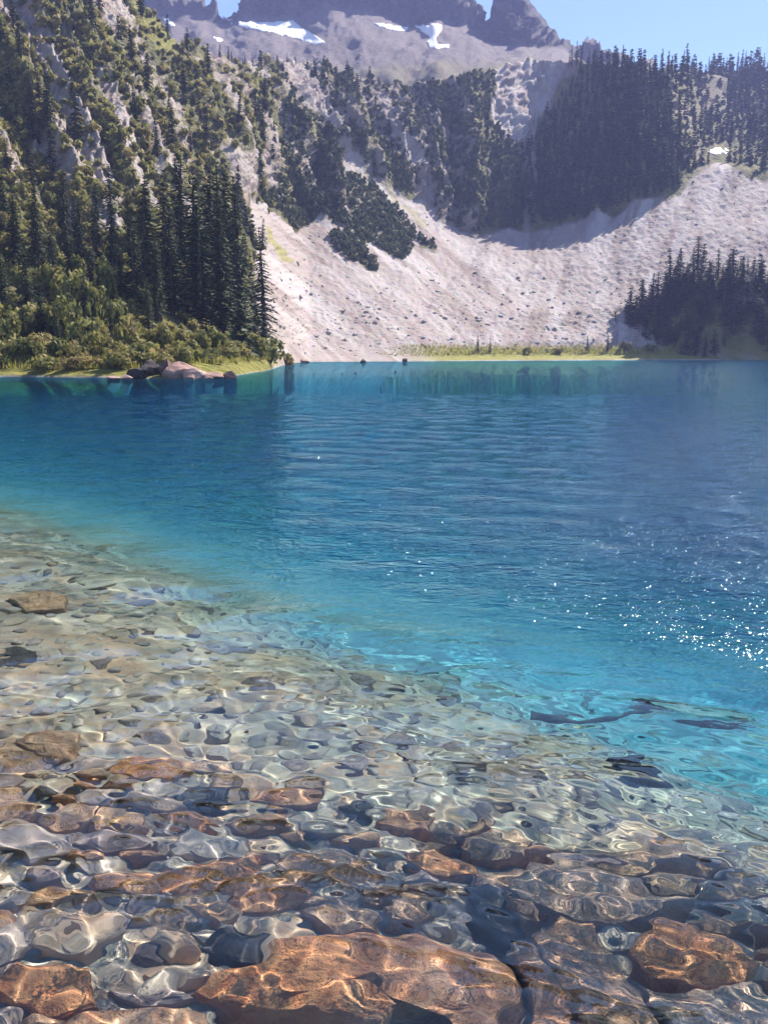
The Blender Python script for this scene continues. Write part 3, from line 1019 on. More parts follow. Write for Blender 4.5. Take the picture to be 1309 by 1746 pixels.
for k, (px, py, Y, w) in enumerate(LOWL):
    b = ground_Y(px, Y)
    top = at(px, py, b[1])
    tree('fir_tree', (top[0], b[1], b[2] - 0.2), max(4.0, top[2] - b[2] + 0.2), 'dark fir ' + ('touching the left picture edge' if px < 25 else 'between the left edge and the pale shrubs' if px < 110 else 'behind the pale shrubs beside the shoreline cluster') + (', rising high behind the others' if Y > 94 else ', low in front'), 'firs on the lower left bank', NEAR[(k * 3 + 1) % 4], w * 1.25)


def scatter(n_try, weight, spacing, rg):
    """places on the slope chosen evenly over what shows, thinned to a spacing in picture pixels"""
    cell = np.abs(np.gradient(PXa, axis=1) * np.gradient(PYa, axis=0))
    w = (weight * np.clip(cell, 0, 220) * FRONT).ravel()
    w = w / w.sum()
    pick = rg.choice(len(w), size=n_try, p=w)
    out, hsh = [], {}
    for f in pick:
        i, j = divmod(int(f), P.shape[1])
        x, y = PXa[i, j], PYa[i, j]
        key = (int(x // spacing), int(y // spacing))
        bad = False
        for dx in (-1, 0, 1):
            for dy in (-1, 0, 1):
                for (ox, oy) in hsh.get((key[0] + dx, key[1] + dy), ()):
                    if (ox - x) ** 2 + ((oy - y) * 0.8) ** 2 < spacing ** 2:
                        bad = True
        if bad:
            continue
        hsh.setdefault(key, []).append((x, y))
        out.append((i, j))
    return out


frg = np.random.default_rng(77)
clump = sm(fbm((PX - 0.5 * PY) / 45, PY / 110, 201, 3), 0.40, 0.58)
inframe = (PXa > -70) & (PXa < 1380) & (PYa > -90)
left = 1 - sm(PX, 430, 480)
wl = left * inframe * (0.12 + clump) * (0.25 + 0.75 * vg_) * (PYa < 430)
for (i, j) in scatter(900, wl, 27, frg)[:62]:
    p = P[i, j]
    x_, y_ = PXa[i, j], PYa[i, j]
    zone = ('high' if y_ < 120 else 'midway up' if y_ < 270 else 'low') + ' on the steep left hillside ' + ('toward the picture edge' if x_ < 150 else 'above the shoreline firs' if x_ < 300 else 'toward the wooded cliff')
    small_tree('fir_tree', p - np.array([0, 0, 0.5]), frg.uniform(4.5, 9.5) * (0.8 + 0.2 * p[1] / 200), 'dark fir growing in brush ' + zone, 'firs ' + zone, MID[frg.integers(4)], frg.uniform(0.95, 1.35))


def merge_protos(name, items, protos, mat):
    V, Fq, off = [], [], 0
    pv, pf = [], []
    for m_ in protos:
        a = np.empty(len(m_.vertices) * 3, np.float32); m_.vertices.foreach_get('co', a)
        pv.append(a.reshape(-1, 3))
        pf.append(np.array([p.vertices[:] for p in m_.polygons]))
    for (pos, sx, sz, rot, k) in items:
        v = pv[k].copy()
        c, s = math.cos(rot), math.sin(rot)
        x = (v[:, 0] * c - v[:, 1] * s) * sx; y = (v[:, 0] * s + v[:, 1] * c) * sx
        V.append(np.stack([x + pos[0], y + pos[1], v[:, 2] * sz + pos[2]], -1))
        Fq.append(pf[k] + off)
        off += len(v)
    me = mesh_np(name, np.concatenate(V), np.concatenate(Fq), smooth=False)
    return link(name, me, mat)


# forests on the cliffs and ridges
wb = sm(PX, 400, 450) * (1 - sm(PX, 870, 900)) * inframe * vg_ * (poly_dist(PX, PY, SCREE_MAIN) < 0) * (0.3 + clump) * (1 - 0.7 * gr_)
items = []
for (i, j) in scatter(1400, wb, 14, frg):
    h = frg.uniform(3.0, 7.0) * (0.55 + 0.5 * clump[i, j])
    items.append((P[i, j] - np.array([0, 0, 0.5]), h / 10 * frg.uniform(1.1, 1.7), h / 10, frg.uniform(0, 6.28), frg.integers(3)))
o = merge_protos('cliff_forest', items, FAR, MT['scrub'])
tag(o, 'dark firs massed on the ribs of the cliff above the talus', 'forest', kind='stuff')
chd = poly_dist(PX, PY, CHUTE)
wr = sm(PX, 870, 900) * inframe * vg_ * (poly_dist(PX, PY, SCREE_MAIN) < -4) * (chd < -5) * (np.hypot((PX - 1225) / 2, PY - 262) > 18)
items = []
for (i, j) in scatter(5200, wr, 9.5, frg):
    h = frg.uniform(5.5, 11.5) * (0.55 + 0.45 * sm(-chd[i, j], 5, 45)) * float(np.clip(P[i, j, 1] / 430, 1, 1.7))
    items.append((P[i, j] - np.array([0, 0, 0.5]), h / 10 * frg.uniform(1.0, 1.5), h / 10, frg.uniform(0, 6.28), frg.integers(3)))
o = merge_protos('ridge_forest', items, FAR, MT['fir'])
tag(o, 'dense shaded firs covering the ridge behind the talus bowl', 'forest', kind='stuff')

# firs one can pick out along the skyline
ir = int(np.argmin(np.abs(TT - 7.93)))
x = 968.0
while x < 1345:
    j = int(np.argmin(np.abs(s_samples - x)))
    p = P[ir, j]
    small_tree('fir_tree', p - np.array([0, 0, 1.0]), frg.choice([9, 10.5, 12, 14, 16]) * (1.1 if x > 1130 else 0.85), 'fir spire standing against the sky on the crest of the wooded ridge', 'firs along the ridge skyline', MID[frg.integers(4)], frg.uniform(0.7, 1.0))
    x += frg.uniform(5, 14)
x = 372.0
while x < 640:
    j = int(np.argmin(np.abs(s_samples - x)))
    p = P[ir, j]
    small_tree('fir_tree', p - np.array([0, 0, 0.8]), frg.uniform(2.5, 5.0), 'small fir on the rounded lip of the cliff below the snow', 'firs along the cliff lip', MID[frg.integers(4)], frg.uniform(0.8, 1.2))
    x += frg.uniform(9, 18)

# firs on the far-shore hillock
spots = []
tries = 0
while len(spots) < 150 and tries < 6000:
    tries += 1
    u, v = frg.uniform(0, 6.283), math.sqrt(frg.uniform(0, 1))
    if math.sin(u) * v > 0.25:
        continue
    p = hill_point(u, v)
    x, y = project(p)
    if x > 1400 or any((x - a) ** 2 + (y - b) ** 2 < 8.5 ** 2 for a, b, _ in spots):
        continue
    spots.append((x, y, p))
for k, (x, y, p) in enumerate(spots):
    small = frg.uniform() < 0.3
    h = frg.uniform(3.5, 6) if small else frg.uniform(6.5, 12)
    tree('fir_tree', p - np.array([0, 0, 0.4]), h, ('short' if small else 'tall') + ' dark fir ' + ('along the crest' if p[2] > 20 else 'midway up the flank' if p[2] > 9 else 'at the waterside foot') + ' of the far-shore hillock' + (', talus side' if x < 1150 else ', middle' if x < 1240 else ', picture-edge side'), 'firs on the far-shore hillock', MIDM[frg.integers(4)], frg.uniform(1.5, 2.1))
for (px, py, h, lb) in ((815, 600, 4.4, 'small dark fir alone in the far-shore grass, the taller of a pair'), (836, 600, 3.4, 'small dark fir in the far-shore grass, the shorter of a pair'),
                        (1000, 600, 4.5, 'bushy young fir in the far-shore grass short of the hillock'), (1036, 600, 5.0, 'young pointed fir at the grassy foot of the hillock')):
    b = ground_px(px, py)
    tree('fir_tree', b - np.array([0, 0, 0.2]), h, lb, 'young firs in the far-shore grass', MIDM[k % 4], 1.2)


def shrub_mesh(name, seed, n=420, leaf=0.20, lobes=7, mat='leaf'):
    r = np.random.default_rng(seed)
    L = []
    for _ in range(lobes):
        a = r.uniform(0, 6.28); d = r.uniform(0.0, 0.62)
        L.append((d * math.cos(a), d * math.sin(a), r.uniform(0.35, 0.95) * (1 - 0.3 * d), r.uniform(0.28, 0.5)))
    V, Q = [], []
    for _ in range(n):
        cx_, cy_, cz_, rad = L[r.integers(lobes)]
        d = r.normal(0, 1, 3); d /= np.linalg.norm(d)
        c = np.array([cx_, cy_, cz_]) + d * rad * r.uniform(0.55, 1.05)
        if c[2] < 0.02:
            c[2] = r.uniform(0.02, 0.25)
        nrm = d + r.normal(0, 0.7, 3); nrm /= np.linalg.norm(nrm)
        t1 = np.cross(nrm, r.normal(0, 1, 3)); t1 /= np.linalg.norm(t1); t2 = np.cross(nrm, t1)
        s = leaf * r.uniform(0.6, 1.3)
        b = len(V) * 4
        V.append(np.stack([c - t1 * s, c + t2 * s * 0.6, c + t1 * s, c - t2 * s * 0.6]))
        Q.append([b, b + 1, b + 2, b + 3])
    # stems
    for _ in range(5):
        lb = L[r.integers(lobes)]
        e = np.array([lb[0], lb[1], lb[2]]); w = 0.02
        b = len(V) * 4
        V.append(np.stack([np.array([-w, 0, -0.1]), np.array([w, 0, -0.1]), e + np.array([w * 0.4, 0, 0]), e - np.array([w * 0.4, 0, 0])]))
        Q.append([b, b + 1, b + 2, b + 3])
    me = mesh_np(name, np.concatenate(V), np.array(Q), smooth=False)
    me.materials.append(MT[mat])
    return me


SHRUB = [shrub_mesh('leafy_shrub', 60 + s, 700, 0.13, 8) for s in range(4)]
SMALLS = [shrub_mesh('brush', 80 + s, 60, 0.34, 6) for s in range(3)]


def shrub(pos, w, h, label, group, me=None):
    o = link('shrub', me or SHRUB[rnd.randrange(4)])
    o.location = pos
    o.scale = (w, w, h)
    o.rotation_euler = (0, 0, rnd.uniform(0, 6.28))
    tag(o, label, 'shrub', group)
    return o


for (px, py, w, h) in ((128, 500, 2.1, 3.6), (152, 520, 2.2, 4.0), (182, 500, 1.9, 4.2), (200, 540, 1.9, 3.2), (108, 545, 2.0, 3.2), (176, 470, 1.8, 3.4), (130, 452, 1.6, 3.0),
                       (90, 460, 1.7, 2.6), (60, 540, 1.9, 2.8), (30, 470, 1.9, 3.0), (24, 560, 2.0, 2.6), (200, 468, 1.6, 2.6), (70, 410, 1.8, 3.0), (215, 565, 1.6, 2.4), (-10, 545, 2.0, 3.2), (150, 570, 1.8, 2.4)):
    b = ground_px(px, min(py + 40, 600))
    shrub(b - np.array([0, 0, 0.2]), w, h, 'pale green leafy shrub ' + ('low on' if py > 530 else 'midway up' if py > 475 else 'high on') + ' the lower left bank ' + ('beside the shoreline firs' if px > 140 else 'toward the picture edge'), 'pale shrubs on the lower left bank')
for (px, py, w, h) in ((10, 618, 1.5, 1.3), (45, 615, 1.6, 1.5), (75, 612, 1.5, 1.7), (105, 610, 1.3, 1.4), (135, 614, 1.3, 1.2), (160, 606, 1.5, 1.6), (190, 608, 1.2, 1.2), (225, 600, 1.4, 1.5),
                       (255, 596, 1.2, 1.3), (280, 594, 1.4, 1.6), (310, 592, 1.3, 1.2), (345, 598, 1.3, 1.4), (372, 596, 1.5, 1.7), (398, 606, 1.2, 1.2), (415, 612, 1.0, 0.9)):
    b = ground_px(px, py)
    shrub(b - np.array([0, 0, 0.1]), w, h, 'low yellow-green bush on the near bank ' + ('at the left picture edge' if px < 60 else 'behind the sandy waterline' if px < 185 else 'above the pink shore boulders' if px < 330 else 'between the boulders and the point'), 'bushes along the near bank')
for k in range(40):
    px, py = frg.uniform(-20, 425), frg.uniform(596, 640)
    b = ground_px(px, py - (12 if 180 < px < 420 else 0))
    shrub(b - np.array([0, 0, 0.1]), frg.uniform(0.8, 1.5), frg.uniform(0.6, 1.3), 'low yellow-green bush on the near bank ' + ('at the left picture edge' if px < 60 else 'behind the sandy waterline' if px < 185 else 'above the pink shore boulders' if px < 330 else 'between the boulders and the point'), 'bushes along the near bank')
for (px, Y, w, h, lb) in ((436, 94, 1.5, 2.0, 'dark rounded bush at the base of the lone fir'), (462, 102, 2.1, 2.5, 'grey-green bush in the middle of the point beside the talus'), (488, 112, 2.1, 2.4, 'last grey-green bush at the tip of the point, against the talus')):
    b = ground_Y(px, Y)
    shrub(b - np.array([0, 0, 0.15]), w, h, lb, 'bushes on the point')
for (px, py, w, h) in ((900, 603, 1.8, 1.5), (950, 602, 1.6, 1.4), (1065, 598, 2.0, 2.2), (1110, 600, 2.2, 2.0), (1160, 598, 2.0, 2.4), (1205, 600, 2.4, 2.0), (1262, 598, 2.4, 2.4), (1300, 598, 2.4, 2.8)):
    b = ground_px(px, py)
    shrub(b - np.array([0, 0, 0.15]), w, h, 'low bush in the grass along the far shore', 'bushes along the far shore')
wl2 = left * inframe * (PYa < 430) * (0.35 + 0.65 * vg_)
for (i, j) in scatter(800, wl2, 19, frg)[:170]:
    p = P[i, j]
    k = 0.7 + 0.3 * p[1] / 150
    x_, y_ = PXa[i, j], PYa[i, j]
    zone = ('high' if y_ < 120 else 'midway up' if y_ < 270 else 'low') + ' on the steep left hillside ' + ('toward the picture edge' if x_ < 150 else 'above the shoreline firs' if x_ < 300 else 'toward the wooded cliff')
    shrub(p - np.array([0, 0, 0.3]), frg.uniform(0.9, 1.9) * k, frg.uniform(0.9, 2.2) * k, 'rounded olive bush ' + zone, 'bushes ' + zone, SMALLS[frg.integers(3)] if p[1] > 140 else None)
# uncountable low brush
items = []
wl3 = left * inframe * (0.03 + vg_ ** 2) * (1 - 0.6 * sm(PYa, 430, 520))
for (i, j) in scatter(3600, wl3, 8, frg):
    k = (0.5 + 0.5 * P[i, j, 1] / 150) * frg.uniform(0.5, 1.2)
    items.append((P[i, j] - np.array([0, 0, 0.3]), 1.5 * k, 1.3 * k, frg.uniform(0, 6.28), frg.integers(3)))
o = merge_protos('hillside_undergrowth', items, SMALLS, MT['leaf'])
tag(o, 'low olive brush covering the steep left hillside', 'undergrowth', kind='stuff')
items = []
inb = np.zeros(PX.shape)
for b in BANDS:
    inb = np.maximum(inb, poly_dist(PX, PY, b) > 0)
wk = np.maximum(inb * vg_, 0.09 * vg_ * (PX > 470) * (PX < 880) * (poly_dist(PX, PY, SCREE_MAIN) < 0)) * inframe
for (i, j) in scatter(8000, wk, 4.6, frg):
    k = frg.uniform(0.6, 1.3)
    items.append((P[i, j] - np.array([0, 0, 0.3]), 1.5 * k, 1.9 * k, frg.uniform(0, 6.28), frg.integers(3)))
o = merge_protos('talus_krummholz', items, [shrub_mesh('krummholz', 95 + s, 40, 0.34, 5) for s in range(3)], MT['scrub'])
tag(o, 'dark dwarf brush in strips across the pale talus and cliffs', 'undergrowth', kind='stuff')

# grass on the two shores
gv, gf = [], []


def blades(c, n, h, spread):
    for _ in range(n):
        a = frg.uniform(0, 6.28)
        b = c + np.array([frg.normal(0, spread), frg.normal(0, spread), 0])
        w = h * 0.16
        d = np.array([math.cos(a), math.sin(a), 0])
        tip = b + np.array([frg.normal(0, 0.3) * h, frg.normal(0, 0.3) * h, h * frg.uniform(0.6, 1.2)])
        k = len(gv) * 3
        gv.append(np.stack([b - d * w, b + d * w, tip]))
        gf.append([k, k + 1, k + 2])


wg = inframe * gr_ * (PYa > 570) * (P[..., 2] > 0.15)
for (i, j) in scatter(6000, wg, 3.2, frg):
    Yd = P[i, j, 1]
    blades(P[i, j] - np.array([0, 0, 0.05]), 12, 0.25 + 0.0020 * Yd, 0.35 + Yd * 0.004)
me = mesh_np('shore_grass', np.concatenate(gv), np.array(gf), smooth=False)
tag(link('shore_grass', me, MT['grass']), 'yellow-green grass along the edge of the lake', 'grass', kind='stuff')


# ------------------------------------------------------------------ rocks
def rock_verts(seed, sub=2, planes=9, flat=0.6, rough=0.05):
    import bmesh
    bm = bmesh.new()
    bmesh.ops.create_icosphere(bm, subdivisions=sub, radius=1.0)
    v = np.array([x.co[:] for x in bm.verts])
    f = np.array([[y.index for y in x.verts] for x in bm.faces])
    bm.free()
    r = np.random.default_rng(seed)
    for _ in range(planes):
        d = r.normal(0, 1, 3); d /= np.linalg.norm(d)
        k = r.uniform(0.45, 0.85)
        s = v @ d
        v = v - np.clip(s - k, 0, None)[:, None] * d * 0.92
    v = v * np.array([r.uniform(0.8, 1.25), r.uniform(0.75, 1.1), flat * r.uniform(0.8, 1.2)])
    v = v + r.normal(0, rough, v.shape) * 0.5
    return v, f


def rock_mesh(name, seed, mat, **kw):
    v, f = rock_verts(seed, **kw)
    me = mesh_np(name, v, f, smooth=False)
    me.materials.append(MT[mat])
    return me


# talus blocks: countless
protoR = []
for s in range(5):
    protoR.append(rock_mesh('block', 300 + s, 'shore_rock', sub=1, planes=6, flat=0.75, rough=0.12))
items = []
ws = inframe * sc_ * (PX > 440) * (PYa > 250) * (0.05 + sm(PYa, 430, 610) + 0.8 * sm(tone_[..., 1], 0.55, 0.7)) * (0.3 + tone_[..., 2])
for (i, j) in scatter(2600, ws, 4.0, frg):
    sz = (0.15 + frg.exponential(0.16)) * (0.6 + P[i, j, 1] / 420)
    items.append((P[i, j] - np.array([0, 0, 0.1]), min(sz, 1.1), min(sz, 0.9), frg.uniform(0, 6.28), frg.integers(5)))
M = NT('talus_block_rock')
nz = M.noise(M.n('NewGeometry').outputs['Position'], 0.5, 6, 0.7).outputs[0]
isl = M.n('NewGeometry').outputs['Random Per Island']
M.link(M.mix(0.4, M.ramp(isl, [(0.0, (0.20, 0.17, 0.16)), (0.5, (0.31, 0.265, 0.25)), (1.0, (0.40, 0.36, 0.335))]), M.ramp(nz, [(0.3, g(0.25)), (0.7, g(0.42))])), M.b.inputs['Base Color'])
M.b.inputs['Roughness'].default_value = 0.95
o = merge_protos('talus_rubble', items, protoR, M.m)
tag(o, 'loose pinkish grey blocks strewn over the talus slope', 'rubble', kind='stuff')

SHORE = [rock_mesh('shore_boulder', 320 + s, 'shore_rock', sub=3, planes=12, flat=0.75, rough=0.03) for s in range(4)]
SHORE_D = [rock_mesh('dark_boulder', 330 + s, 'dark', sub=3, planes=12, flat=0.75, rough=0.03) for s in range(2)]


def boulder(px, py, w, h, label, group, me, z=None):
    x, y = on_water(px, py)
    o = link('boulder', me)
    o.location = (x, y, 0.3 * h if z is None else z)
    o.scale = (w, w * 0.8, h)
    o.rotation_euler = (0, 0, rnd.uniform(0, 6.28))
    tag(o, label, 'boulder', group)
    o.cycles.is_caustics_receiver = True
    return o


gname = 'rocks at the edge of the near shore'
for (px, py, w, h, lb, me) in (
        (312, 641, 1.25, 1.35, 'biggest pink boulder of the shore outcrop, under the dark firs', SHORE[0]),
        (288, 640, 0.8, 1.2, 'tilted pink block leaning beside the biggest outcrop boulder', SHORE[1]),
        (262, 638, 0.9, 1.35, 'dark boulder standing in for the shaded void in the middle of the shore outcrop', SHORE_D[0]),  # dark colour plays the shade of an open void between the rocks
        (340, 642, 0.75, 0.75, 'pale block on the talus side of the biggest outcrop boulder', SHORE[2]),
        (368, 642, 0.7, 0.55, 'low flat pink rock near the talus end of the outcrop', SHORE[3]),
        (392, 641, 0.55, 0.5, 'last grey rock at the talus end of the outcrop', SHORE[1]),
        (236, 642, 0.6, 0.7, 'dark rock at the shrub end of the shore outcrop', SHORE_D[1]),
        (216, 644, 0.45, 0.35, 'small pale rock in the water just off the outcrop', SHORE[2]),
        (196, 645, 0.4, 0.28, 'small flat rock awash at the shrub end of the outcrop', SHORE[3]),
        (326, 645, 0.4, 0.35, 'small pink rock in the water before the biggest boulder', SHORE[0]),
        (354, 645, 0.35, 0.3, 'small white rock awash below the outcrop', SHORE[2])):
    boulder(px, 645.5 + 0.25 * (py - 641), w * 1.4, h * 0.95, lb, gname, me)
for (px, py, w, h, lb, me) in ((619, 618, 0.8, 0.7, 'dark boulder at the waterline under the talus', SHORE_D[0]), (690, 617, 1.0, 0.7, 'brown boulder where the talus meets the grass strip', SHORE_D[1]),
                               (1290, 613.5, 2.2, 1.6, 'dark rock at the waterline below the hillock', SHORE_D[0]),
                               (520, 618, 1.1, 0.9, 'pink boulder beside the bushes of the point', SHORE[3])):
    boulder(px, py, w, h, lb, 'boulders along the far waterline', me)
# driftwood on the near bank
b0 = ground_px(84, 604); b1 = ground_px(102, 612)
v = []
for t in np.linspace(0, 1, 9):
    c = b0 * (1 - t) + b1 * t + np.array([0, 0, 0.35 + 0.1 * math.sin(t * 5)])
    rad = 0.11 * (1 - 0.6 * t)
    v.append([c + np.array([rad * math.cos(a), 0, rad * math.sin(a)]) for a in np.linspace(0, 6.283, 8, endpoint=False)])
i = np.arange(72).reshape(9, 8)
tf = np.stack([i[:-1], np.roll(i[:-1], -1, 1), np.roll(i[1:], -1, 1), i[1:]], -1).reshape(-1, 4)
me = mesh_np('driftwood', np.array(v).reshape(-1, 3), tf)
tag(link('driftwood', me, MT['wood']), 'bleached dead branch lying in the bushes of the near bank', 'driftwood')


# ------------------------------------------------------------------ stones under the near water
def slab(label, outline, depth, thick, mat, seed, tilt=(0, 0), rough=0.03, group=None):
    r = np.random.default_rng(seed)
    pts = np.array([under(x, y, depth) for x, y in outline])[:, :2]
    # finer, broken outline
    out = []
    n = len(pts)
    for i in range(n):
        a, b = pts[i], pts[(i + 1) % n]
        m_ = max(2, int(np.linalg.norm(b - a) / 0.03))
        for k in range(m_):
            t = k / m_
            out.append(a * (1 - t) + b * t)
    out = np.array(out)
    c = out.mean(0)
    ph = np.arange(len(out)) * 0.35
    out = out + (out - c) * ((vnoise(ph, ph * 0, seed) - 0.5) * 0.14)[:, None]
    V = []
    rough = rough * 1.5
    rings = [(1.0, -thick), (1.015, -0.5 * thick), (1.005, -0.16 * thick), (0.985, -0.008), (0.93, 0.002), (0.8, 0.006), (0.62, 0.012), (0.45, 0.014), (0.28, 0.014), (0.12, 0.014)]
    for s, z in rings:
        p = c + (out - c) * s
        zz = -depth + z + (p - c) @ np.array(tilt)
        if s < 1.04:
            zz = zz + rough * 1.6 * (fbm(p[:, 0] * 7 + seed, p[:, 1] * 7, seed, 4) - 0.5) * (1 if s < 1 else 0.5)
            # bedding cracks and ledges
            led = fbm(p[:, 0] * 3 + p[:, 1] * 2 + seed, p[:, 1] * 3 - p[:, 0], seed + 5, 2)
            zz = zz + rough * 1.5 * (np.floor(led * 7) / 7 - led) * (s < 1)
        V.append(np.stack([p[:, 0], p[:, 1], zz], -1))
    V.append(np.array([[c[0], c[1], -depth + 0.014]]))
    m_ = len(out); R_ = len(rings)
    i = np.arange(m_ * R_).reshape(R_, m_)
    fq = np.stack([i[:-1], np.roll(i[:-1], -1, 1), np.roll(i[1:], -1, 1), i[1:]], -1).reshape(-1, 4)
    ft = np.stack([i[-1], np.roll(i[-1], -1), np.full(m_, m_ * R_)], -1)
    v = np.concatenate(V)
    o0 = np.array([c[0], c[1], -depth - thick])
    me = mesh_np('flat_rock', v - o0, [fq, ft], smooth=False)
    o = link('flat_rock', me, MT[mat])
    o.location = o0
    tag(o, label, 'rock', group)
    o.cycles.is_caustics_receiver = True
    return o


SLABS = [
    ('broad orange slab with a dark crevice under its near edge', [(480, 1612), (600, 1596), (720, 1596), (830, 1630), (875, 1690), (850, 1760), (806, 1762), (796, 1705), (730, 1692), (680, 1706), (652, 1745), (575, 1722), (470, 1705), (372, 1694), (345, 1668)], 0.28, 0.24, 'slab', 1, (0.02, 0.05)),
    ('long brown slab running down beside the diagonal crevice', [(905, 1590), (950, 1545), (1010, 1560), (1060, 1640), (1110, 1730), (1130, 1800), (1010, 1800), (965, 1720)], 0.31, 0.26, 'brown', 2, (0.02, 0.02)),
    ('wide mauve-brown slab sloping into the deeper blue water', [(870, 1520), (900, 1460), (1000, 1445), (1090, 1480), (1180, 1530), (1120, 1552), (1060, 1570), (960, 1545)], 0.42, 0.25, 'brown', 3, (-0.05, -0.03)),
    ('bright orange block ringed by brown slabs', [(1080, 1592), (1130, 1562), (1210, 1572), (1300, 1618), (1285, 1655), (1190, 1660), (1115, 1645)], 0.34, 0.24, 'slab', 4, (-0.02, 0.03)),
    ('brown slab below the bright orange block', [(1090, 1665), (1180, 1672), (1290, 1660), (1400, 1730), (1420, 1810), (1160, 1810), (1120, 1730)], 0.30, 0.24, 'brown', 5, (-0.03, 0.02)),
    ('amber rock lying among the grey cobbles', [(238, 1500), (290, 1468), (430, 1460), (450, 1500), (410, 1535), (280, 1540)], 0.40, 0.14, 'slab', 6, (0, 0.0)),
    ('tan flat rock next to the amber rock', [(458, 1462), (540, 1446), (630, 1462), (645, 1500), (590, 1522), (480, 1518)], 0.42, 0.14, 'brown', 7, (0, 0.02)),
    ('orange slab cut off by the bottom edge', [(90, 1735), (190, 1702), (330, 1712), (420, 1765), (400, 1830), (80, 1830)], 0.28, 0.2, 'slab', 8, (0, 0.04)),
    ('small orange stone between the crevice and the amber rock', [(650, 1540), (700, 1535), (735, 1556), (700, 1580), (655, 1570)], 0.36, 0.14, 'brown', 9, (0, 0)),
    ('black wet rock filling the top of the diagonal crevice', [(792, 1512), (828, 1500), (880, 1532), (902, 1566), (866, 1588), (824, 1580), (806, 1552)], 0.39, 0.14, 'dark', 10, (0, 0)),  # shade of a hole, put in as a dark-coloured rock
    ('rusty nose of rock beside the black wet rock', [(860, 1520), (905, 1530), (918, 1555), (885, 1560)], 0.34, 0.2, 'brown', 11, (0, 0)),
    ('reddish slab at the far end of the diagonal crevice', [(870, 1610), (912, 1612), (960, 1680), (1000, 1800), (900, 1800), (890, 1700)], 0.34, 0.2, 'slab', 12, (0, 0)),
    ('dark boulder sunk where the shelf drops into blue water', [(1030, 1292), (1065, 1282), (1118, 1292), (1106, 1306), (1056, 1308)], 0.95, 0.5, 'dark', 13, (0, 0)),
    ('brown boulder on the shallow shelf at the left edge', [(10, 1020), (60, 1000), (120, 1012), (110, 1034), (40, 1042)], 0.45, 0.4, 'brown', 15, (0, 0)),
    ('purple-grey boulder on the shelf below the brown one', [(-40, 1120), (30, 1100), (70, 1115), (40, 1140), (-30, 1142)], 0.41, 0.35, 'dark', 16, (0, 0)),
    ('dark oblong stone with a pale rim amid the cobbles', [(288, 1352), (330, 1338), (390, 1342), (402, 1366), (350, 1378), (300, 1374)], 0.41, 0.15, 'dark', 17, (0, 0)),
    ('pale tan slab in the sandy middle of the shallows', [(520, 1560), (590, 1545), (640, 1560), (630, 1590), (560, 1600)], 0.36, 0.12, 'brown', 18, (0, 0)),
]
for k, (lb, ol, dp, th, mt, sd, *rest) in enumerate(SLABS):
    slab(lb, ol, dp, th, mt, sd, rest[0], 0.03, 'large rocks under the near water')

# flat rocks packed between the named ones
prg = np.random.default_rng(31)
placed = []
for _, ol, *_r in SLABS:
    a = np.array(ol, float)
    placed.append((a[:, 0].mean(), a[:, 1].mean(), 0.5 * np.ptp(a[:, 0]), 0.5 * np.ptp(a[:, 1])))
polys = [ol for _, ol, *_r in SLABS]
FLATS = []
for _ in range(4000):
    if len(FLATS) >= 110:
        break
    px, py = prg.uniform(-60, 1360), 1250 + 530 * prg.uniform(0, 1) ** 0.85
    if py < 1230 + 0.2 * px:
        continue
    rx = prg.uniform(40, 130) * (0.6 + 0.55 * (py - 1300) / 400)
    ry = rx * prg.uniform(0.26, 0.42)
    if any(line_mask(np.array(px), np.array(py), ln, 55) > 0.02 for ln, _w, _d in CREV_PX):
        continue
    if any(poly_dist(np.array(px), np.array(py), o_) > -0.75 * ry for o_ in polys):
        continue
    if any(((px - a) / (0.8 * (rx + c))) ** 2 + ((py - b) / (0.8 * (ry + d))) ** 2 < 1 for a, b, c, d in placed[len(SLABS):]):
        continue
    placed.append((px, py, rx, ry))
    n_ = prg.integers(5, 8)
    aa_ = np.sort(np.linspace(0, 2 * math.pi, n_, endpoint=False) + prg.normal(0, 0.22, n_)) + prg.uniform(0, 1)
    kk = prg.uniform(0.85, 1.1, n_)
    FLATS.append([(px + rx * k_ * math.cos(a_), py + ry * k_ * math.sin(a_)) for a_, k_ in zip(aa_, kk)])
for k, ol in enumerate(FLATS):
    c_ = np.mean(ol, 0)
    dp = max(0.06, float(-bed_z(*under(c_[0], c_[1], 0.25)[:2])) - prg.uniform(0.02, 0.06))
    kind_ = prg.choice(['brown', 'slab', 'cobble', 'dark'], p=[0.55, 0.2, 0.2, 0.05])
    lb = {'brown': 'flat tan-brown rock packed among others on the shallow bed', 'slab': 'flat orange rock packed among others on the shallow bed',
          'cobble': 'flat mauve-grey rock packed among others on the shallow bed', 'dark': 'flat dark rock packed among others on the shallow bed'}[kind_]
    slab(lb, ol, dp, 0.09, kind_, 50 + k, (prg.normal(0, 0.06), prg.normal(0, 0.06)), 0.025, 'flat rocks packed on the shallow bed')

# a dead branch lying where the shelf drops away
pth = []
for px, py in ((900, 1212), (955, 1222), (1030, 1224), (1085, 1209), (1140, 1216), (1190, 1228), (1250, 1238)):
    q0 = under(px, py, 1.0)
    q0 = under(px, py, float(-bed_z(q0[0], q0[1])) - 0.10)
    pth.append(q0)
pth = np.array(pth)
v, m_ = [], 25
for t in np.linspace(0, len(pth) - 1.001, m_):
    i0 = int(t); f0 = t - i0
    c = pth[i0] * (1 - f0) + pth[i0 + 1] * f0
    rad = 0.05 * (1 - 0.6 * t / len(pth)) * (0.85 + 0.3 * rnd.random())
    v.append([c + np.array([0, rad * math.cos(a_), rad * math.sin(a_)]) for a_ in np.linspace(0, 6.283, 8, endpoint=False)])
i = np.arange(m_ * 8).reshape(m_, 8)
tf = np.stack([i[:-1], np.roll(i[:-1], -1, 1), np.roll(i[1:], -1, 1), i[1:]], -1).reshape(-1, 4)
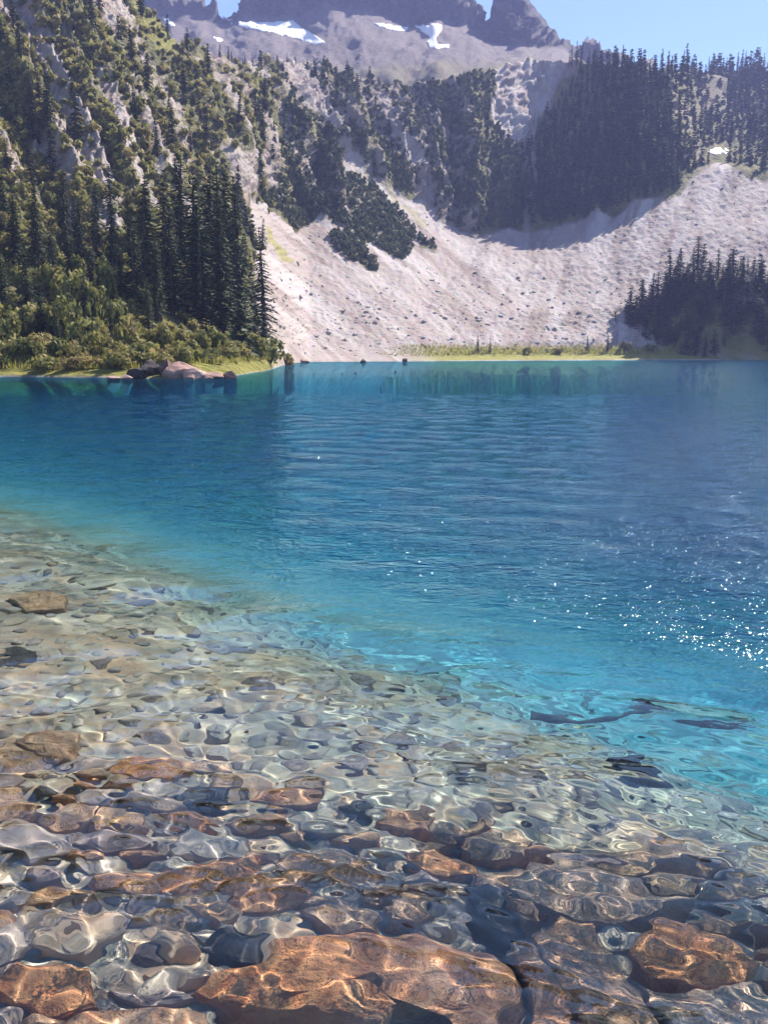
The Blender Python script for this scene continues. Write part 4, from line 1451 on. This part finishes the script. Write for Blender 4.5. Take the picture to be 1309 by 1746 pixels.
me = mesh_np('sunken_branch', np.array(v).reshape(-1, 3), tf)
o = tag(link('sunken_branch', me, MT['dark']), 'long dark waterlogged branch sunk where the shelf turns to blue', 'branch')
o.cycles.is_caustics_receiver = True

COB = [rock_mesh('cobble', 400 + s, 'cobble', sub=3 if s < 4 else 2, planes=10, flat=0.55, rough=0.015) for s in range(10)]
srg = np.random.default_rng(9)
slab_poly = [np.array(ol) for _, ol, *_ in SLABS]
cand = []
for _ in range(8000):
    y = srg.uniform(1.0, 9.5)
    x = srg.uniform(-0.55 * y - 1.0, 0.55 * y + 0.8)
    d = 0.68 * x + 0.735 * y - 3.35
    if d > 1.2 + srg.exponential(0.7):
        continue
    if any(min(np.hypot(x - a_, y - b_) for a_, b_ in ln) < 0.06 for ln, _w, _d in CREV):
        continue
    cand.append((x, y, float(np.clip(srg.lognormal(-3.35, 0.5), 0.014, 0.11))))
cand.sort(key=lambda c: -c[2])
kept, hs = [], {}
for x, y, r_ in cand:
    key = (int(x // 0.3), int(y // 0.3))
    ok = True
    for dx in (-1, 0, 1):
        for dy in (-1, 0, 1):
            for ox, oy, orr in hs.get((key[0] + dx, key[1] + dy), ()):
                if (ox - x) ** 2 + (oy - y) ** 2 < (0.8 * (orr + r_)) ** 2:
                    ok = False
    if ok:
        hs.setdefault(key, []).append((x, y, r_))
        kept.append((x, y, r_))
kept = np.array(kept)
bz = bed_z(kept[:, 0], kept[:, 1])
vis = project(np.stack([kept[:, 0], kept[:, 1], bz], -1))
size_px = kept[:, 2] / kept[:, 1]
seen = (vis[0] > -40) & (vis[0] < 1350) & (vis[1] < 1790)
order = np.argsort(-(size_px * seen))
single = set(order[:290].tolist())
rest_items = []
for k, (x, y, r_) in enumerate(kept):
    pos = (x, y, bz[k] + 0.02 * r_)
    if k in single:
        o = link('cobble', COB[srg.integers(10)])
        o.location = pos
        o.scale = (r_, r_, r_)
        o.rotation_euler = (srg.normal(0, 0.2), srg.normal(0, 0.2), srg.uniform(0, 6.28))
        tag(o, 'rounded grey-brown cobble lying on the shallow lake bed', 'cobble', 'cobbles under the near water')
        o.cycles.is_caustics_receiver = True
    else:
        rest_items.append((pos, r_, r_, srg.uniform(0, 6.28), srg.integers(5)))
M = NT('small_cobbles')
isl = M.n('NewGeometry').outputs['Random Per Island']
nz = M.noise(M.n('NewGeometry').outputs['Position'], 25, 5, 0.6).outputs[0]
M.link(M.mix(0.3, M.ramp(isl, [(0.0, (0.16, 0.105, 0.095)), (0.35, (0.36, 0.25, 0.21)), (0.7, (0.48, 0.355, 0.275)), (0.88, (0.52, 0.39, 0.28)), (1.0, (0.52, 0.26, 0.13))]), M.ramp(nz, [(0.3, (0.14, 0.10, 0.08)), (0.7, (0.50, 0.37, 0.29))])), M.b.inputs['Base Color'])
M.b.inputs['Roughness'].default_value = 0.9
protoC = [rock_mesh('small_cobble', 420 + s, 'cobble', sub=2, planes=9, flat=0.55, rough=0.02) for s in range(5)]
o = merge_protos('lake_bed_gravel', rest_items, protoC, M.m)
o.data.polygons.foreach_set('use_smooth', np.ones(len(o.data.polygons), bool))
o.cycles.is_caustics_receiver = True
tag(o, 'small mixed stones covering the bed of the shallows', 'gravel', kind='stuff')

# ------------------------------------------------------------------ summer haze in the basin
lo_, hi_ = np.array([-900, -40, -16.0]), np.array([1300, 1250, 460.0])
hv_ = np.array([[x, y, z] for x in (lo_[0], hi_[0]) for y in (lo_[1], hi_[1]) for z in (lo_[2], hi_[2])])
hf = np.array([[0, 1, 3, 2], [4, 6, 7, 5], [0, 4, 5, 1], [2, 3, 7, 6], [0, 2, 6, 4], [1, 5, 7, 3]])
me = mesh_np('haze', hv_, hf, smooth=False)
hz_ = link('haze', me, volume_material('summer_haze', 'scatter', (0.44, 0.50, 1.0), 0.00034, 0.0))
hz_['kind'] = 'stuff'
